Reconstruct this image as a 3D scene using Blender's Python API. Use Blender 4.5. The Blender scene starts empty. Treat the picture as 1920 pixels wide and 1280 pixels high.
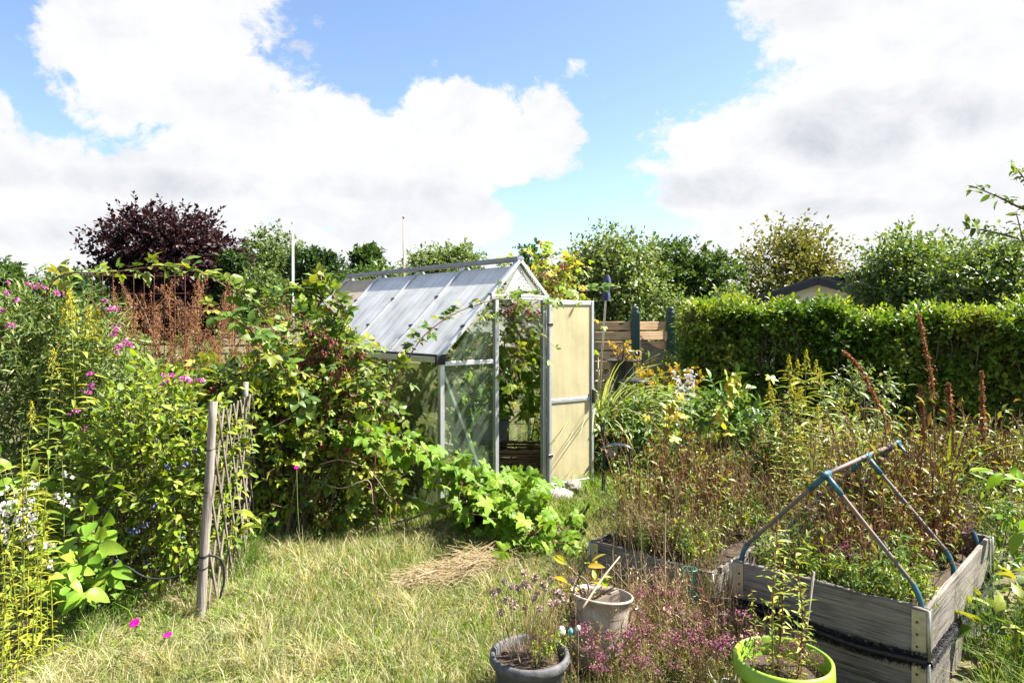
import bpy, math, random
import numpy as np
from mathutils import Matrix, Vector
R_ = math.radians
rng = np.random.default_rng(11)
random.seed(11)
scene = bpy.context.scene
COL = scene.collection

# ---------------------------------------------------------------- camera
F, CX, HY, EYE = 1280.0, 960.0, 598.0, 1.6      # focal length and horizon in photo pixels, eye height in metres
cam_d = bpy.data.cameras.new('camera'); cam = bpy.data.objects.new('camera', cam_d); COL.objects.link(cam)
cam.location = (0, 0, EYE); cam.rotation_euler = (R_(90), 0, 0)
cam_d.sensor_width = 36; cam_d.lens = 36 * F / 1920
cam_d.shift_y = -(640 - HY) / 1920
cam_d.clip_end = 1500; cam_d.clip_start = 0.05
scene.camera = cam

# ---------------------------------------------------------------- sky, sun, exposure
SUN_AZ, SUN_EL = R_(82), R_(50)                  # azimuth clockwise from +Y
world = bpy.data.worlds.new('World'); scene.world = world; world.use_nodes = True
nt = world.node_tree; nt.nodes.clear()
def N(tree, t, **kw):
    n = tree.nodes.new(t)
    for k, v in kw.items():
        if isinstance(k, str) and hasattr(n, k): setattr(n, k, v)
    return n
def math_n(tree, op, a, b=None, c=None, clamp=False):
    n = tree.nodes.new('ShaderNodeMath'); n.operation = op; n.use_clamp = clamp
    for i, x in enumerate((a, b, c)):
        if x is None: continue
        if isinstance(x, (int, float)): n.inputs[i].default_value = x
        else: tree.links.new(x, n.inputs[i])
    return n.outputs[0]
sky = nt.nodes.new('ShaderNodeTexSky'); sky.sky_type = 'NISHITA'; sky.sun_disc = False
sky.sun_elevation = SUN_EL; sky.sun_rotation = SUN_AZ; sky.air_density = 1.0; sky.dust_density = 0.6; sky.ozone_density = 1.6
tc = nt.nodes.new('ShaderNodeTexCoord'); sep = nt.nodes.new('ShaderNodeSeparateXYZ')
nrmz = nt.nodes.new('ShaderNodeVectorMath'); nrmz.operation = 'NORMALIZE'
nt.links.new(tc.outputs['Generated'], nrmz.inputs[0]); nt.links.new(nrmz.outputs[0], sep.inputs[0])
az = math_n(nt, 'ARCTAN2', sep.outputs[0], sep.outputs[1]); el = math_n(nt, 'ARCSINE', sep.outputs[2])
def noise_w(scale, detail, rough, dist=0.0, off=(0, 0, 0)):
    mp = nt.nodes.new('ShaderNodeMapping'); mp.inputs['Location'].default_value = off
    mp.inputs['Scale'].default_value = (1, 1, 1.35)
    nt.links.new(nrmz.outputs[0], mp.inputs[0])
    n = nt.nodes.new('ShaderNodeTexNoise'); n.inputs['Scale'].default_value = scale; n.inputs['Detail'].default_value = detail
    n.inputs['Roughness'].default_value = rough; n.inputs['Distortion'].default_value = dist
    nt.links.new(mp.outputs[0], n.inputs['Vector']); return n.outputs['Fac']
def azel(px, py):
    x, z = (px - CX) / F, (HY - py) / F
    return math.atan(x), math.atan(z / math.hypot(1, x))
# cumulus banks: centre, half width and half height in degrees of sky, strength
BANKS = [(340, 10, 235, 240, 1), (170, 360, 380, 88, 1), (560, 310, 300, 135, 1), (900, 262, 190, 122, 1), (300, 475, 640, 70, 1), (780, 410, 200, 70, 1),
         (1745, 20, 350, 200, 1), (1500, 300, 295, 125, 1), (1800, 300, 360, 230, 1), (1720, 440, 500, 90, 1), (1100, 510, 460, 38, 1), (-45, 200, 95, 48, .62),
         (1085, 115, 30, 34, .31), (1135, 192, 48, 24, .33), (820, 112, 36, 36, .31), (975, 90, 60, 40, .28), (2350, 60, 330, 330, 1), (-420, 200, 250, 210, 1)]
total = None
for (px, py, hw, hh, st) in BANKS:
    a0, e0 = azel(px, py); wa, we = hw / F, hh / F
    if abs(px - CX) > 700: wa *= .82
    da = math_n(nt, 'MULTIPLY', math_n(nt, 'SUBTRACT', az, a0), 1 / wa)
    de = math_n(nt, 'MULTIPLY', math_n(nt, 'SUBTRACT', el, e0), 1 / we)
    r2 = math_n(nt, 'MULTIPLY_ADD', da, da, math_n(nt, 'MULTIPLY', de, de))
    b = math_n(nt, 'MULTIPLY', math_n(nt, 'MAXIMUM', math_n(nt, 'SUBTRACT', 1.6, r2), -.6), st)
    total = b if total is None else math_n(nt, 'SMOOTH_MAX', total, b, .06)
total = math_n(nt, 'MULTIPLY', total, .75)
# elsewhere in the sky the same broken cloud goes on
outside = math_n(nt, 'SMOOTH_MAX', math_n(nt, 'SUBTRACT', math_n(nt, 'ABSOLUTE', az), 0.85), 0.0, 0.1)
outside = math_n(nt, 'MINIMUM', math_n(nt, 'ADD', math_n(nt, 'MULTIPLY', outside, 6), math_n(nt, 'MULTIPLY', math_n(nt, 'MAXIMUM', math_n(nt, 'SUBTRACT', el, 0.48), 0.0), 6)), 1.0)
gen = math_n(nt, 'MULTIPLY', math_n(nt, 'SUBTRACT', noise_w(1.7, 3, .5, 0, (3, 1, 7)), 0.27), 1.9)
field = math_n(nt, 'ADD', math_n(nt, 'MULTIPLY', total, math_n(nt, 'SUBTRACT', 1.0, outside)), math_n(nt, 'MULTIPLY', gen, outside))
big = noise_w(5.6, 8, .63, .25, (1.3, 4.2, .4))
fine = noise_w(19, 5, .62, .4, (7.7, 2.2, 3.1))
edge = math_n(nt, 'ADD', math_n(nt, 'MULTIPLY', math_n(nt, 'SUBTRACT', big, .5), 2.3), math_n(nt, 'MULTIPLY', math_n(nt, 'SUBTRACT', fine, .5), .85))
dens = math_n(nt, 'ADD', math_n(nt, 'SUBTRACT', field, .47), edge)
mr = nt.nodes.new('ShaderNodeMapRange'); mr.interpolation_type = 'SMOOTHSTEP'
mr.inputs['From Min'].default_value = -.06; mr.inputs['From Max'].default_value = .2
nt.links.new(dens, mr.inputs['Value'])
# grey undersides inside thick cloud
under = None
for (px, py, hw, hh, st) in [(1640, 235, 170, 56, .72), (1340, 355, 110, 34, .45), (300, 345, 170, 24, .34), (170, 275, 80, 30, .3), (660, 350, 180, 22, .24), (1560, 395, 90, 20, .4), (560, 60, 40, 60, .4), (90, 440, 160, 24, .25)]:
    a0, e0 = azel(px, py)
    da = math_n(nt, 'MULTIPLY', math_n(nt, 'SUBTRACT', az, a0), F / hw); de = math_n(nt, 'MULTIPLY', math_n(nt, 'SUBTRACT', el, e0), F / hh)
    b = math_n(nt, 'MULTIPLY', math_n(nt, 'MAXIMUM', math_n(nt, 'SUBTRACT', 1.5, math_n(nt, 'MULTIPLY_ADD', da, da, math_n(nt, 'MULTIPLY', de, de))), 0.0), st * .75)
    under = b if under is None else math_n(nt, 'MAXIMUM', under, b)
gnz = noise_w(8, 6, .62, .3, (9.1, .3, 2.0))
gr_ = math_n(nt, 'ADD', math_n(nt, 'MULTIPLY', under, math_n(nt, 'MULTIPLY_ADD', gnz, 1.6, .0)), math_n(nt, 'MULTIPLY', math_n(nt, 'SUBTRACT', gnz, .45), 1.5), clamp=True)
ccol = nt.nodes.new('ShaderNodeMixRGB'); ccol.inputs[1].default_value = (1.0, 1.01, 1.03, 1); ccol.inputs[2].default_value = (.58, .61, .68, 1)
nt.links.new(gr_, ccol.inputs[0])
skyb = nt.nodes.new('ShaderNodeBackground'); skyb.inputs[1].default_value = 0.055
skt = nt.nodes.new('ShaderNodeMixRGB'); skt.blend_type = 'MULTIPLY'; skt.inputs[0].default_value = 1; skt.inputs[2].default_value = (1.0, 1.0, 1.05, 1)
nt.links.new(sky.outputs[0], skt.inputs[1]); nt.links.new(skt.outputs[0], skyb.inputs[0])
clb = nt.nodes.new('ShaderNodeBackground'); clb.inputs[1].default_value = 0.23
nt.links.new(ccol.outputs[0], clb.inputs[0])
mixs = nt.nodes.new('ShaderNodeMixShader'); nt.links.new(mr.outputs[0], mixs.inputs[0])
nt.links.new(skyb.outputs[0], mixs.inputs[1]); nt.links.new(clb.outputs[0], mixs.inputs[2])
wo = nt.nodes.new('ShaderNodeOutputWorld'); nt.links.new(mixs.outputs[0], wo.inputs[0])
world.cycles.sampling_method = 'MANUAL'; world.cycles.sample_map_resolution = 512

sl = bpy.data.lights.new('sun', 'SUN'); sl.energy = 5.0; sl.angle = R_(.53); sl.color = (1, .95, .86)
sun = bpy.data.objects.new('sun', sl); COL.objects.link(sun)
sv = Vector((math.sin(SUN_AZ) * math.cos(SUN_EL), math.cos(SUN_AZ) * math.cos(SUN_EL), math.sin(SUN_EL)))
sun.rotation_euler = sv.to_track_quat('Z', 'Y').to_euler(); sun.location = sv * 50

scene.view_settings.view_transform = 'Standard'; scene.view_settings.look = 'None'
scene.view_settings.exposure = 2.15; scene.view_settings.gamma = 1.0
scene.render.engine = 'CYCLES'
cy = scene.cycles
cy.max_bounces = 5; cy.diffuse_bounces = 2; cy.glossy_bounces = 2; cy.transmission_bounces = 4; cy.transparent_max_bounces = 10
cy.use_adaptive_sampling = True; cy.adaptive_threshold = .02
cy.use_denoising = True; cy.denoising_prefilter = "ACCURATE"; cy.caustics_reflective = False; cy.caustics_refractive = False
cy.sample_clamp_indirect = 6

# ---------------------------------------------------------------- helpers
def P(px, py, Y):          # the point at distance Y that the photo shows at this pixel
    return np.array([(px - CX) / F * Y, Y, EYE - (py - HY) / F * Y])
def G(px, py, z=0.0):      # the ground point under a pixel
    Y = F * (EYE - z) / (py - HY); return np.array([(px - CX) / F * Y, Y, z])
def nrm(a):
    a = np.asarray(a, float); return a / np.maximum(np.linalg.norm(a, axis=-1, keepdims=True), 1e-9)
class MB:
    def __init__(s): s.v = []; s.f = []; s.t = []; s.n = 0
    def add(s, V, Fs, tint=0.0):
        V = np.asarray(V, float).reshape(-1, 3)
        if not isinstance(Fs, list): Fs = [Fs]
        for f in Fs:
            f = np.asarray(f, np.int64)
            if f.size: s.f.append(f + s.n)
        s.v.append(V); s.t.append(np.broadcast_to(np.asarray(tint, float), (len(V),)).copy()); s.n += len(V)
    def mesh(s, name, smooth=True):
        me = bpy.data.meshes.new(name)
        if not s.v: return me
        V = np.concatenate(s.v); T = np.concatenate(s.t)
        me.vertices.add(len(V)); me.vertices.foreach_set('co', V.astype(np.float32).ravel())
        li = np.concatenate([f.ravel() for f in s.f]); tot = np.concatenate([np.full(len(f), f.shape[1]) for f in s.f])
        me.loops.add(len(li)); me.loops.foreach_set('vertex_index', li.astype(np.int32))
        me.polygons.add(len(tot)); st = np.concatenate([[0], np.cumsum(tot)[:-1]])
        me.polygons.foreach_set('loop_start', st.astype(np.int32))
        me.polygons.foreach_set('use_smooth', np.full(len(tot), smooth))
        at = me.attributes.new('tint', 'FLOAT', 'POINT'); at.data.foreach_set('value', T.astype(np.float32))
        me.update(calc_edges=True); return me
    def build(s, name, mat, parent=None, stuff=False, smooth=True, loc=None):
        return link(name, s.mesh(name, smooth), mat, parent, stuff, loc)
def link(name, me, mat, parent=None, stuff=False, loc=None):
    o = bpy.data.objects.new(name, me); COL.objects.link(o)
    if mat is not None:
        if len(me.materials) == 0: me.materials.append(mat)
    if parent is not None: o.parent = parent
    if stuff: o['kind'] = 'stuff'
    if loc is not None: o.location = loc
    return o
def tag(o, label, cat, group=None, kind=None):
    o['label'] = label; o['category'] = cat
    if group: o['group'] = group
    if kind: o['kind'] = kind
    return o
def thing(name, label, cat, loc=(0, 0, 0), rz=0.0, group=None):
    o = bpy.data.objects.new(name, None); COL.objects.link(o); o.empty_display_size = .05
    o.location = tuple(loc); o.rotation_euler = (0, 0, rz); return tag(o, label, cat, group)
def structure(name, mb, mat, smooth=True):
    o = mb.build(name, mat, smooth=smooth); o['kind'] = 'structure'; return o
CH = {}
def dup(src, loc, rz=0.0, sc=1.0, label=None):
    r = src.copy(); COL.objects.link(r); r.location = tuple(loc); r.rotation_euler = (0, 0, rz); r.scale = (sc, sc, sc)
    if label: r['label'] = label
    for ch in src.children:
        c = ch.copy(); COL.objects.link(c); c.parent = r
        for g in ch.children:
            d = g.copy(); COL.objects.link(d); d.parent = c
    return r
ORD = ['leftmost', 'second', 'third', 'fourth', 'fifth', 'sixth', 'seventh', 'eighth', 'ninth', 'tenth', 'eleventh', 'twelfth', 'thirteenth', 'fourteenth', 'fifteenth', 'sixteenth', 'seventeenth', 'eighteenth', 'nineteenth', 'twentieth']
ORD += ['twenty-' + w for w in ['first', 'second', 'third', 'fourth', 'fifth', 'sixth', 'seventh', 'eighth', 'ninth']] + ['thirtieth'] + ['thirty-' + w for w in ['first', 'second', 'third', 'fourth', 'fifth', 'sixth', 'seventh', 'eighth', 'ninth']]
def order_labels(objs, what):
    s = sorted(objs, key=lambda o: o.location.x / o.location.y)
    for i, o in enumerate(s):
        o['label'] = what + ', ' + ('leftmost of them' if i == 0 else 'rightmost of them' if i == len(s) - 1 else ORD[i] + ' from the left')

# -------- shapes
def frames(d, n):
    y = nrm(d); x = nrm(np.cross(y, n)); z = np.cross(x, y)
    return np.stack([x, y, z], axis=-1)
def scatter(mb, tpl, pos, Rm, sc, tint):
    V, Fs = tpl; n = len(pos)
    if n == 0: return
    sc = np.broadcast_to(np.asarray(sc, float), (n,))
    W = np.einsum('nij,vj->nvi', Rm, V) * sc[:, None, None] + pos[:, None, :]
    off = (np.arange(n) * len(V))[:, None, None]
    mb.add(W.reshape(-1, 3), [(np.asarray(f)[None] + off).reshape(-1, np.asarray(f).shape[1]) for f in Fs if np.asarray(f).size], np.repeat(tint, len(V)))
def tubes(mb, paths, r0, r1=None, k=4, tint=None, cap=False):
    paths = np.asarray(paths, float)
    if paths.ndim == 2: paths = paths[None]
    n, m, _ = paths.shape
    r1 = r0 if r1 is None else r1
    r0 = np.broadcast_to(np.asarray(r0, float), (n,)); r1 = np.broadcast_to(np.asarray(r1, float), (n,))
    t = np.gradient(paths, axis=1); t = nrm(t)
    ref = np.where(np.abs(t[..., 2:3]) > .8, np.array([1., .15, 0]), np.array([0.1, 0.05, 1.]))
    a = nrm(np.cross(t, ref)); b = np.cross(t, a)
    rad = r0[:, None] + (r1 - r0)[:, None] * np.linspace(0, 1, m)[None]
    ang = np.arange(k) / k * 2 * math.pi
    ring = paths[:, :, None] + rad[:, :, None, None] * (a[:, :, None] * np.cos(ang)[None, None, :, None] + b[:, :, None] * np.sin(ang)[None, None, :, None])
    i = np.arange(m - 1)[:, None]; j = np.arange(k)[None]
    q = np.stack([i * k + j, i * k + (j + 1) % k, (i + 1) * k + (j + 1) % k, (i + 1) * k + j], -1).reshape(-1, 4)
    fs = (q[None] + (np.arange(n) * m * k)[:, None, None]).reshape(-1, 4)
    if tint is None: tint = rng.random(n)
    tt = np.repeat(np.broadcast_to(tint, (n,)), m * k)
    F2 = [fs]
    if cap:
        c0 = np.arange(k)[::-1][None] + (np.arange(n) * m * k)[:, None]; c1 = (np.arange(k) + (m - 1) * k)[None] + (np.arange(n) * m * k)[:, None]
        F2 += [c0, c1]
    mb.add(ring.reshape(-1, 3), F2, tt)
def curve(pts, m=24):      # smooth line through a few points
    pts = np.asarray(pts, float); n = len(pts)
    pp = np.vstack([2 * pts[0] - pts[1], pts, 2 * pts[-1] - pts[-2]]); out = []
    for t in np.linspace(0, n - 1 - 1e-6, m):
        i = int(t); u = t - i; a, b, c, d = pp[i:i + 4]
        out.append(.5 * ((2 * b) + (-a + c) * u + (2 * a - 5 * b + 4 * c - d) * u * u + (-a + 3 * b - 3 * c + d) * u ** 3))
    return np.array(out)
def box(mb, lo, hi, tint=0.0, bev=0.0, M=None):
    lo = np.array(lo, float); hi = np.array(hi, float)
    if bev <= 0:
        V = np.array([[x, y, z] for x in (0, 1) for y in (0, 1) for z in (0, 1)]) * (hi - lo) + lo
        Q = [[0, 1, 3, 2], [4, 6, 7, 5], [0, 4, 5, 1], [2, 3, 7, 6], [0, 2, 6, 4], [1, 5, 7, 3]]
        Fs = [Q]
    else:
        bm_v = []; c = (lo + hi) / 2; h = (hi - lo) / 2
        idx = {}
        for sx in (-1, 1):
            for sy in (-1, 1):
                for sz in (-1, 1):
                    for ax in range(3):
                        p = np.array([sx, sy, sz]) * (h - bev); p[ax] += (sx, sy, sz)[ax] * bev
                        idx[(sx, sy, sz, ax)] = len(bm_v); bm_v.append(p + c)
        Q, T = [], []
        for ax in range(3):
            o1, o2 = [a for a in range(3) if a != ax]
            for s in (-1, 1):
                ring = []
                for (p, q) in ((-1, -1), (1, -1), (1, 1), (-1, 1)):
                    k = [0, 0, 0]; k[ax] = s; k[o1] = p; k[o2] = q; ring.append(idx[(*k, ax)])
                flip = (s > 0) != (ax == 1)
                Q.append(ring if flip else ring[::-1])
            for p in (-1, 1):
                for q in (-1, 1):
                    k0 = [0, 0, 0]; k1 = [0, 0, 0]; k0[ax] = -1; k1[ax] = 1
                    for k in (k0, k1): k[o1] = p; k[o2] = q
                    Q.append([idx[(*k0, o1)], idx[(*k1, o1)], idx[(*k1, o2)], idx[(*k0, o2)]])
        for sx in (-1, 1):
            for sy in (-1, 1):
                for sz in (-1, 1): T.append([idx[(sx, sy, sz, a)] for a in range(3)])
        V = np.array(bm_v); Fs = [Q, T]
    if M is not None:
        M = np.array(M); V = V @ M[:3, :3].T + M[:3, 3]
    mb.add(V, Fs, tint)
def beam(mb, a, b, w, h, up=(0, 0, 1), tint=0.0, bev=0.0):    # a squared bar from a to b
    a = np.array(a, float); b = np.array(b, float); L = np.linalg.norm(b - a); y = (b - a) / L
    x = nrm(np.cross(y, up)); z = np.cross(x, y); M = np.eye(4); M[:3, 0] = x; M[:3, 1] = y; M[:3, 2] = z; M[:3, 3] = a
    box(mb, (-w / 2, 0, -h / 2), (w / 2, L, h / 2), tint, bev, M)
def lathe(mb, prof, k=32, centre=(0, 0, 0), tint=0.0, wob=0.0):
    prof = np.array(prof, float); m = len(prof); ang = np.arange(k) / k * 2 * math.pi
    rr = prof[:, 0][:, None] * (1 + wob * np.sin(ang * 2 + 1)[None])
    V = np.stack([rr * np.cos(ang)[None], rr * np.sin(ang)[None], np.repeat(prof[:, 1][:, None], k, 1)], -1).reshape(-1, 3) + np.array(centre)
    i = np.arange(m - 1)[:, None]; j = np.arange(k)[None]
    mb.add(V, [np.stack([i * k + j, i * k + (j + 1) % k, (i + 1) * k + (j + 1) % k, (i + 1) * k + j], -1).reshape(-1, 4)], tint)
def ico(sub=1):
    import bmesh
    bm = bmesh.new(); bmesh.ops.create_icosphere(bm, subdivisions=sub, radius=1)
    V = np.array([v.co[:] for v in bm.verts]); Fc = np.array([[v.index for v in f.verts] for f in bm.faces]); bm.free(); return V, [Fc]
ICO1, ICO2, ICO3 = ico(1), ico(2), ico(3)

# -------- leaf shapes, one unit long along +Y
def leaf_diamond(w=.45, fold=.07, bend=-.08):
    return np.array([[0, 0, 0], [w / 2, .45, fold], [0, 1, bend], [-w / 2, .45, fold]]), [np.array([[0, 1, 2], [0, 2, 3]])]
def leaf_ovate(w=.5, seg=5, fold=.12, bend=.25, peak=.42, ser=0.0, tip=1.0, wave=0.0):
    V = []; ys = np.linspace(0, 1, seg + 1)
    for i, y in enumerate(ys):
        t = y
        prof = math.sin(math.pi * min(1, t ** (math.log(.5) / math.log(peak)))) ** .85 if 0 < t < 1 else 0
        hw = w / 2 * prof * (1 + (ser if i % 2 else -ser)); zc = -bend * t * t
        wv = wave * math.sin(t * 13)
        V += [[0, y, zc], [hw, y - (.04 if ser and i % 2 else 0), zc + fold * prof + wv], [-hw, y - (.04 if ser and i % 2 else 0), zc + fold * prof - wv]]
    Q, T = [], []
    for i in range(seg):
        a, b = i * 3, (i + 1) * 3
        if i == 0: T += [[a, b + 1, b], [a, b, b + 2]]
        elif i == seg - 1: T += [[a, a + 1, b], [a, b, a + 2]]
        else: Q += [[a, a + 1, b + 1, b], [a, b, b + 2, a + 2]]
    return np.array(V), [np.array(T), np.array(Q)]
def leaf_grape(seed=0, cup=.16):
    r = np.random.default_rng(seed); V = [[0, 0, 0.02]]; n = 34
    for i in range(n + 1):
        a = -2.72 + 5.44 * i / n                           # angle from +Y
        lobes = [(0, 1.0, .42), (1.02, .86, .40), (-1.02, .86, .40), (2.05, .66, .45), (-2.05, .66, .45)]
        rad = .50 + max((L - .50) * math.exp(-((a - c) / s) ** 2 * 1.6) for c, L, s in lobes)
        rad *= (1.05 if i % 2 else .91) + r.normal(0, .025)
        x, y = rad * math.sin(a) * .62, rad * math.cos(a) * .62
        z = -cup * (rad * .8) ** 2 + .06 * math.sin(a * 5 + seed) * rad + r.normal(0, .015)
        V.append([x, y, z])
    V2 = [[0, 0, .02]] + [[v[0] * .5, v[1] * .5, v[2] * .35 + .03 * math.sin(i * 1.1 + seed)] for i, v in enumerate(V[1:]) if i % 2 == 0]
    base = len(V2); outer = V[1:]; V2 += outer; k = (n // 2) + 1; T = []; Q = []
    for i in range(k - 1):
        T.append([0, 1 + i + 1, 1 + i]); o = base + 2 * i
        Q.append([1 + i, 1 + i + 1, o + 2, o + 1]); T.append([1 + i, o + 1, o])
    V2 = np.array(V2); V2[:, 1] += .18
    return V2, [np.array(T)[:, ::-1], np.array(Q)[:, ::-1]]
def leaf_compound(n=3, w=.62, ser=.1, seed=0, seg=6):
    r = np.random.default_rng(seed); base = leaf_ovate(w, seg, .10, .22, .45, ser, wave=.012)
    Vs, Ts, Qs, k = [], [], [], 0
    spec = [(0, .42, 0, .58), (.18, .36, 1.15, .46), (-.18, .36, -1.15, .46)] if n == 3 else [(0, .42, 0, .55), (.1, .38, .95, .48), (-.1, .38, -.95, .48), (.08, .2, 1.9, .36), (-.08, .2, -1.9, .36)]
    for (x, y, a, s) in spec:
        a += r.normal(0, .08); c, sn = math.cos(-a), math.sin(-a); V = base[0] * s
        til = r.normal(0, .12)
        V = np.stack([V[:, 0] * c - V[:, 1] * sn, V[:, 0] * sn + V[:, 1] * c, V[:, 2] + V[:, 1] * til], -1) + np.array([x * .3, y, 0])
        Vs.append(V); Ts.append(base[1][0] + k); Qs.append(base[1][1] + k); k += len(V)
    st = np.array([[-.008, 0, 0], [.008, 0, 0], [.006, .44, 0], [-.006, .44, 0]]); Vs.append(st); Qs.append(np.array([[0, 1, 2, 3]]) + k)
    return np.concatenate(Vs), [np.concatenate(Ts), np.concatenate(Qs)]

# -------- sprays: short leafy twigs, the stuff every bush and tree here is made of
def spray(p0, d, L, nleaf, size, droop=.25, t0=.15, open_=.9, jit=.35, up=.9, two_rank=True):
    p0 = np.asarray(p0, float); n = len(p0); d = nrm(d); L = np.broadcast_to(np.asarray(L, float), (n,))
    t = np.linspace(t0, 1, nleaf)[None, :, None]
    Z = np.array([0, 0, 1.])
    pt = p0[:, None] + d[:, None] * (L[:, None, None] * t) - Z * (droop * L[:, None, None] * t * t)
    tg = nrm(d[:, None] - Z * 2 * droop * t)
    ref = nrm(rng.normal(size=(n, 1, 3)) + np.array([0, 0, .5]))
    s1 = nrm(np.cross(tg, ref)); s2 = np.cross(s1, tg)
    if two_rank: ph = (np.arange(nleaf) % 2)[None] * math.pi + rng.normal(0, .5, (n, nleaf))
    else: ph = np.arange(nleaf)[None] * 2.4 + rng.random((n, 1)) * 6.28 + rng.normal(0, .3, (n, nleaf))
    side = s1 * np.cos(ph)[..., None] + s2 * np.sin(ph)[..., None]
    op = np.full((n, nleaf), open_) + rng.normal(0, .18, (n, nleaf)); op[:, -1] *= .25
    ld = tg * np.cos(op)[..., None] + side * np.sin(op)[..., None] + rng.normal(0, jit * .35, (n, nleaf, 3))
    nn = Z * up + tg * .15 + rng.normal(0, jit, (n, nleaf, 3))
    pos = pt.reshape(-1, 3); Rm = frames(ld.reshape(-1, 3), nn.reshape(-1, 3))
    sc = size * (1 + rng.normal(0, .3, n * nleaf)).clip(.4, 1.8) * np.repeat(np.ones(n), nleaf)
    tint = (np.repeat(rng.random(n), nleaf) * .45 + rng.random(n * nleaf) * .55)
    tt = np.linspace(0, 1, 4)[None, :, None]
    path = p0[:, None] + d[:, None] * (L[:, None, None] * tt) - Z * (droop * L[:, None, None] * tt * tt)
    return pos, Rm, sc, tint, path
def lobe_points(lobes, n, inner=.55, zmin=0.02, upbias=.35, jit=.45):
    lobes = np.asarray(lobes, float); vol = (lobes[:, 3] * lobes[:, 4] + lobes[:, 3] * lobes[:, 5] + lobes[:, 4] * lobes[:, 5]); vol /= vol.sum()
    i = rng.choice(len(lobes), n, p=vol); o = nrm(rng.normal(size=(n, 3))); rr = inner + (1 - inner) * rng.random(n) ** .6
    p = lobes[i, :3] + o * lobes[i, 3:6] * rr[:, None]
    d = nrm(nrm(o / lobes[i, 3:6]) + np.array([0, 0, upbias]) + rng.normal(0, jit, (n, 3)))
    k = p[:, 2] > zmin
    return p[k], d[k]
def emit(parent, tpls, pos, Rm, sc, tint, mat, parts=0, name='leaf', rest='leaves'):
    """the nearest leaves as parts of their own that share a few meshes, the others as one joined part"""
    if not isinstance(tpls, list): tpls = [tpls]
    sc = np.broadcast_to(np.asarray(sc, float), (len(pos),)); which = rng.integers(0, len(tpls), len(pos)); own = np.zeros(len(pos), bool)
    if parts:
        mw = np.array(Matrix.Translation(parent.location) @ parent.rotation_euler.to_matrix().to_4x4())
        wp = pos @ mw[:3, :3].T + mw[:3, 3]
        dist = np.linalg.norm(wp - np.array([0, 0, EYE]), axis=1) - sc * 2
        own[np.argsort(dist)[:parts]] = True
        mes = []
        for k, t in enumerate(tpls):
            b = MB(); b.add(t[0], t[1], 0.0); me = b.mesh(name); me.materials.append(mat); mes.append(me)
        for i in np.nonzero(own)[0]:
            o = bpy.data.objects.new(name, mes[which[i]]); COL.objects.link(o); o.parent = parent
            M = np.eye(4); M[:3, :3] = Rm[i] * sc[i]; M[:3, 3] = pos[i]; o.matrix_basis = Matrix(M.tolist())
    if (~own).any():
        b = MB()
        for k, t in enumerate(tpls):
            s = (~own) & (which == k); scatter(b, t, pos[s], Rm[s], sc[s], tint[s])
        b.build(rest, mat, parent, stuff=True)

# ---------------------------------------------------------------- materials
def new_mat(name):
    m = bpy.data.materials.new(name); m.use_nodes = True; m.node_tree.nodes.clear()
    out = m.node_tree.nodes.new('ShaderNodeOutputMaterial'); return m, m.node_tree, out
def ramp(t, fac, stops):
    r = t.nodes.new('ShaderNodeValToRGB'); e = r.color_ramp.elements
    while len(e) < len(stops): e.new(.5)
    for el_, (p, c) in zip(e, stops): el_.position = p; el_.color = (*c, 1)
    if fac is not None: t.links.new(fac, r.inputs[0])
    return r.outputs[0]
def tint_fac(t):
    a = t.nodes.new('ShaderNodeAttribute'); a.attribute_name = 'tint'; oi = t.nodes.new('ShaderNodeObjectInfo')
    return math_n(t, 'FRACT', math_n(t, 'ADD', a.outputs['Fac'], oi.outputs['Random']))
def facing(t, f0):        # reflectance that is the same for both sides of a thin leaf or sheet
    lw = t.nodes.new('ShaderNodeLayerWeight'); lw.inputs[0].default_value = .5
    return math_n(t, 'MULTIPLY_ADD', math_n(t, 'POWER', lw.outputs['Facing'], 4.0), 1 - f0, f0)
def leaf_mat(name, cols, trans=.42, gloss=.5, rough=.42, tcol=(1.25, 1.18, .45), noise=26.0):
    m, t, out = new_mat(name); n = len(cols); cols = [tuple(x * .88 for x in c) for c in cols]
    c = ramp(t, tint_fac(t), [(i / max(1, n - 1), col) for i, col in enumerate(cols)])
    tcn = t.nodes.new('ShaderNodeTexCoord'); no = t.nodes.new('ShaderNodeTexNoise'); no.inputs['Scale'].default_value = noise; no.inputs['Detail'].default_value = 3
    t.links.new(tcn.outputs['Object'], no.inputs['Vector'])
    hv = t.nodes.new('ShaderNodeHueSaturation'); t.links.new(c, hv.inputs['Color'])
    t.links.new(math_n(t, 'ADD', math_n(t, 'MULTIPLY', no.outputs['Fac'], .9), .5), hv.inputs['Value']); c = hv.outputs[0]
    di = t.nodes.new('ShaderNodeBsdfDiffuse'); t.links.new(c, di.inputs[0])
    tr = t.nodes.new('ShaderNodeBsdfTranslucent'); mu = t.nodes.new('ShaderNodeMixRGB'); mu.blend_type = 'MULTIPLY'; mu.inputs[0].default_value = 1
    t.links.new(c, mu.inputs[1]); mu.inputs[2].default_value = (*[x * 1.25 for x in tcol], 1); t.links.new(mu.outputs[0], tr.inputs[0])
    mx = t.nodes.new('ShaderNodeMixShader'); mx.inputs[0].default_value = trans * .8
    t.links.new(di.outputs[0], mx.inputs[1]); t.links.new(tr.outputs[0], mx.inputs[2])
    gl = t.nodes.new('ShaderNodeBsdfGlossy'); gl.inputs['Roughness'].default_value = rough; gl.inputs[0].default_value = (1, 1, 1, 1)
    m2 = t.nodes.new('ShaderNodeMixShader'); t.links.new(math_n(t, 'MULTIPLY', facing(t, .035), gloss * .65), m2.inputs[0])
    t.links.new(mx.outputs[0], m2.inputs[1]); t.links.new(gl.outputs[0], m2.inputs[2]); t.links.new(m2.outputs[0], out.inputs[0])
    return m
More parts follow.
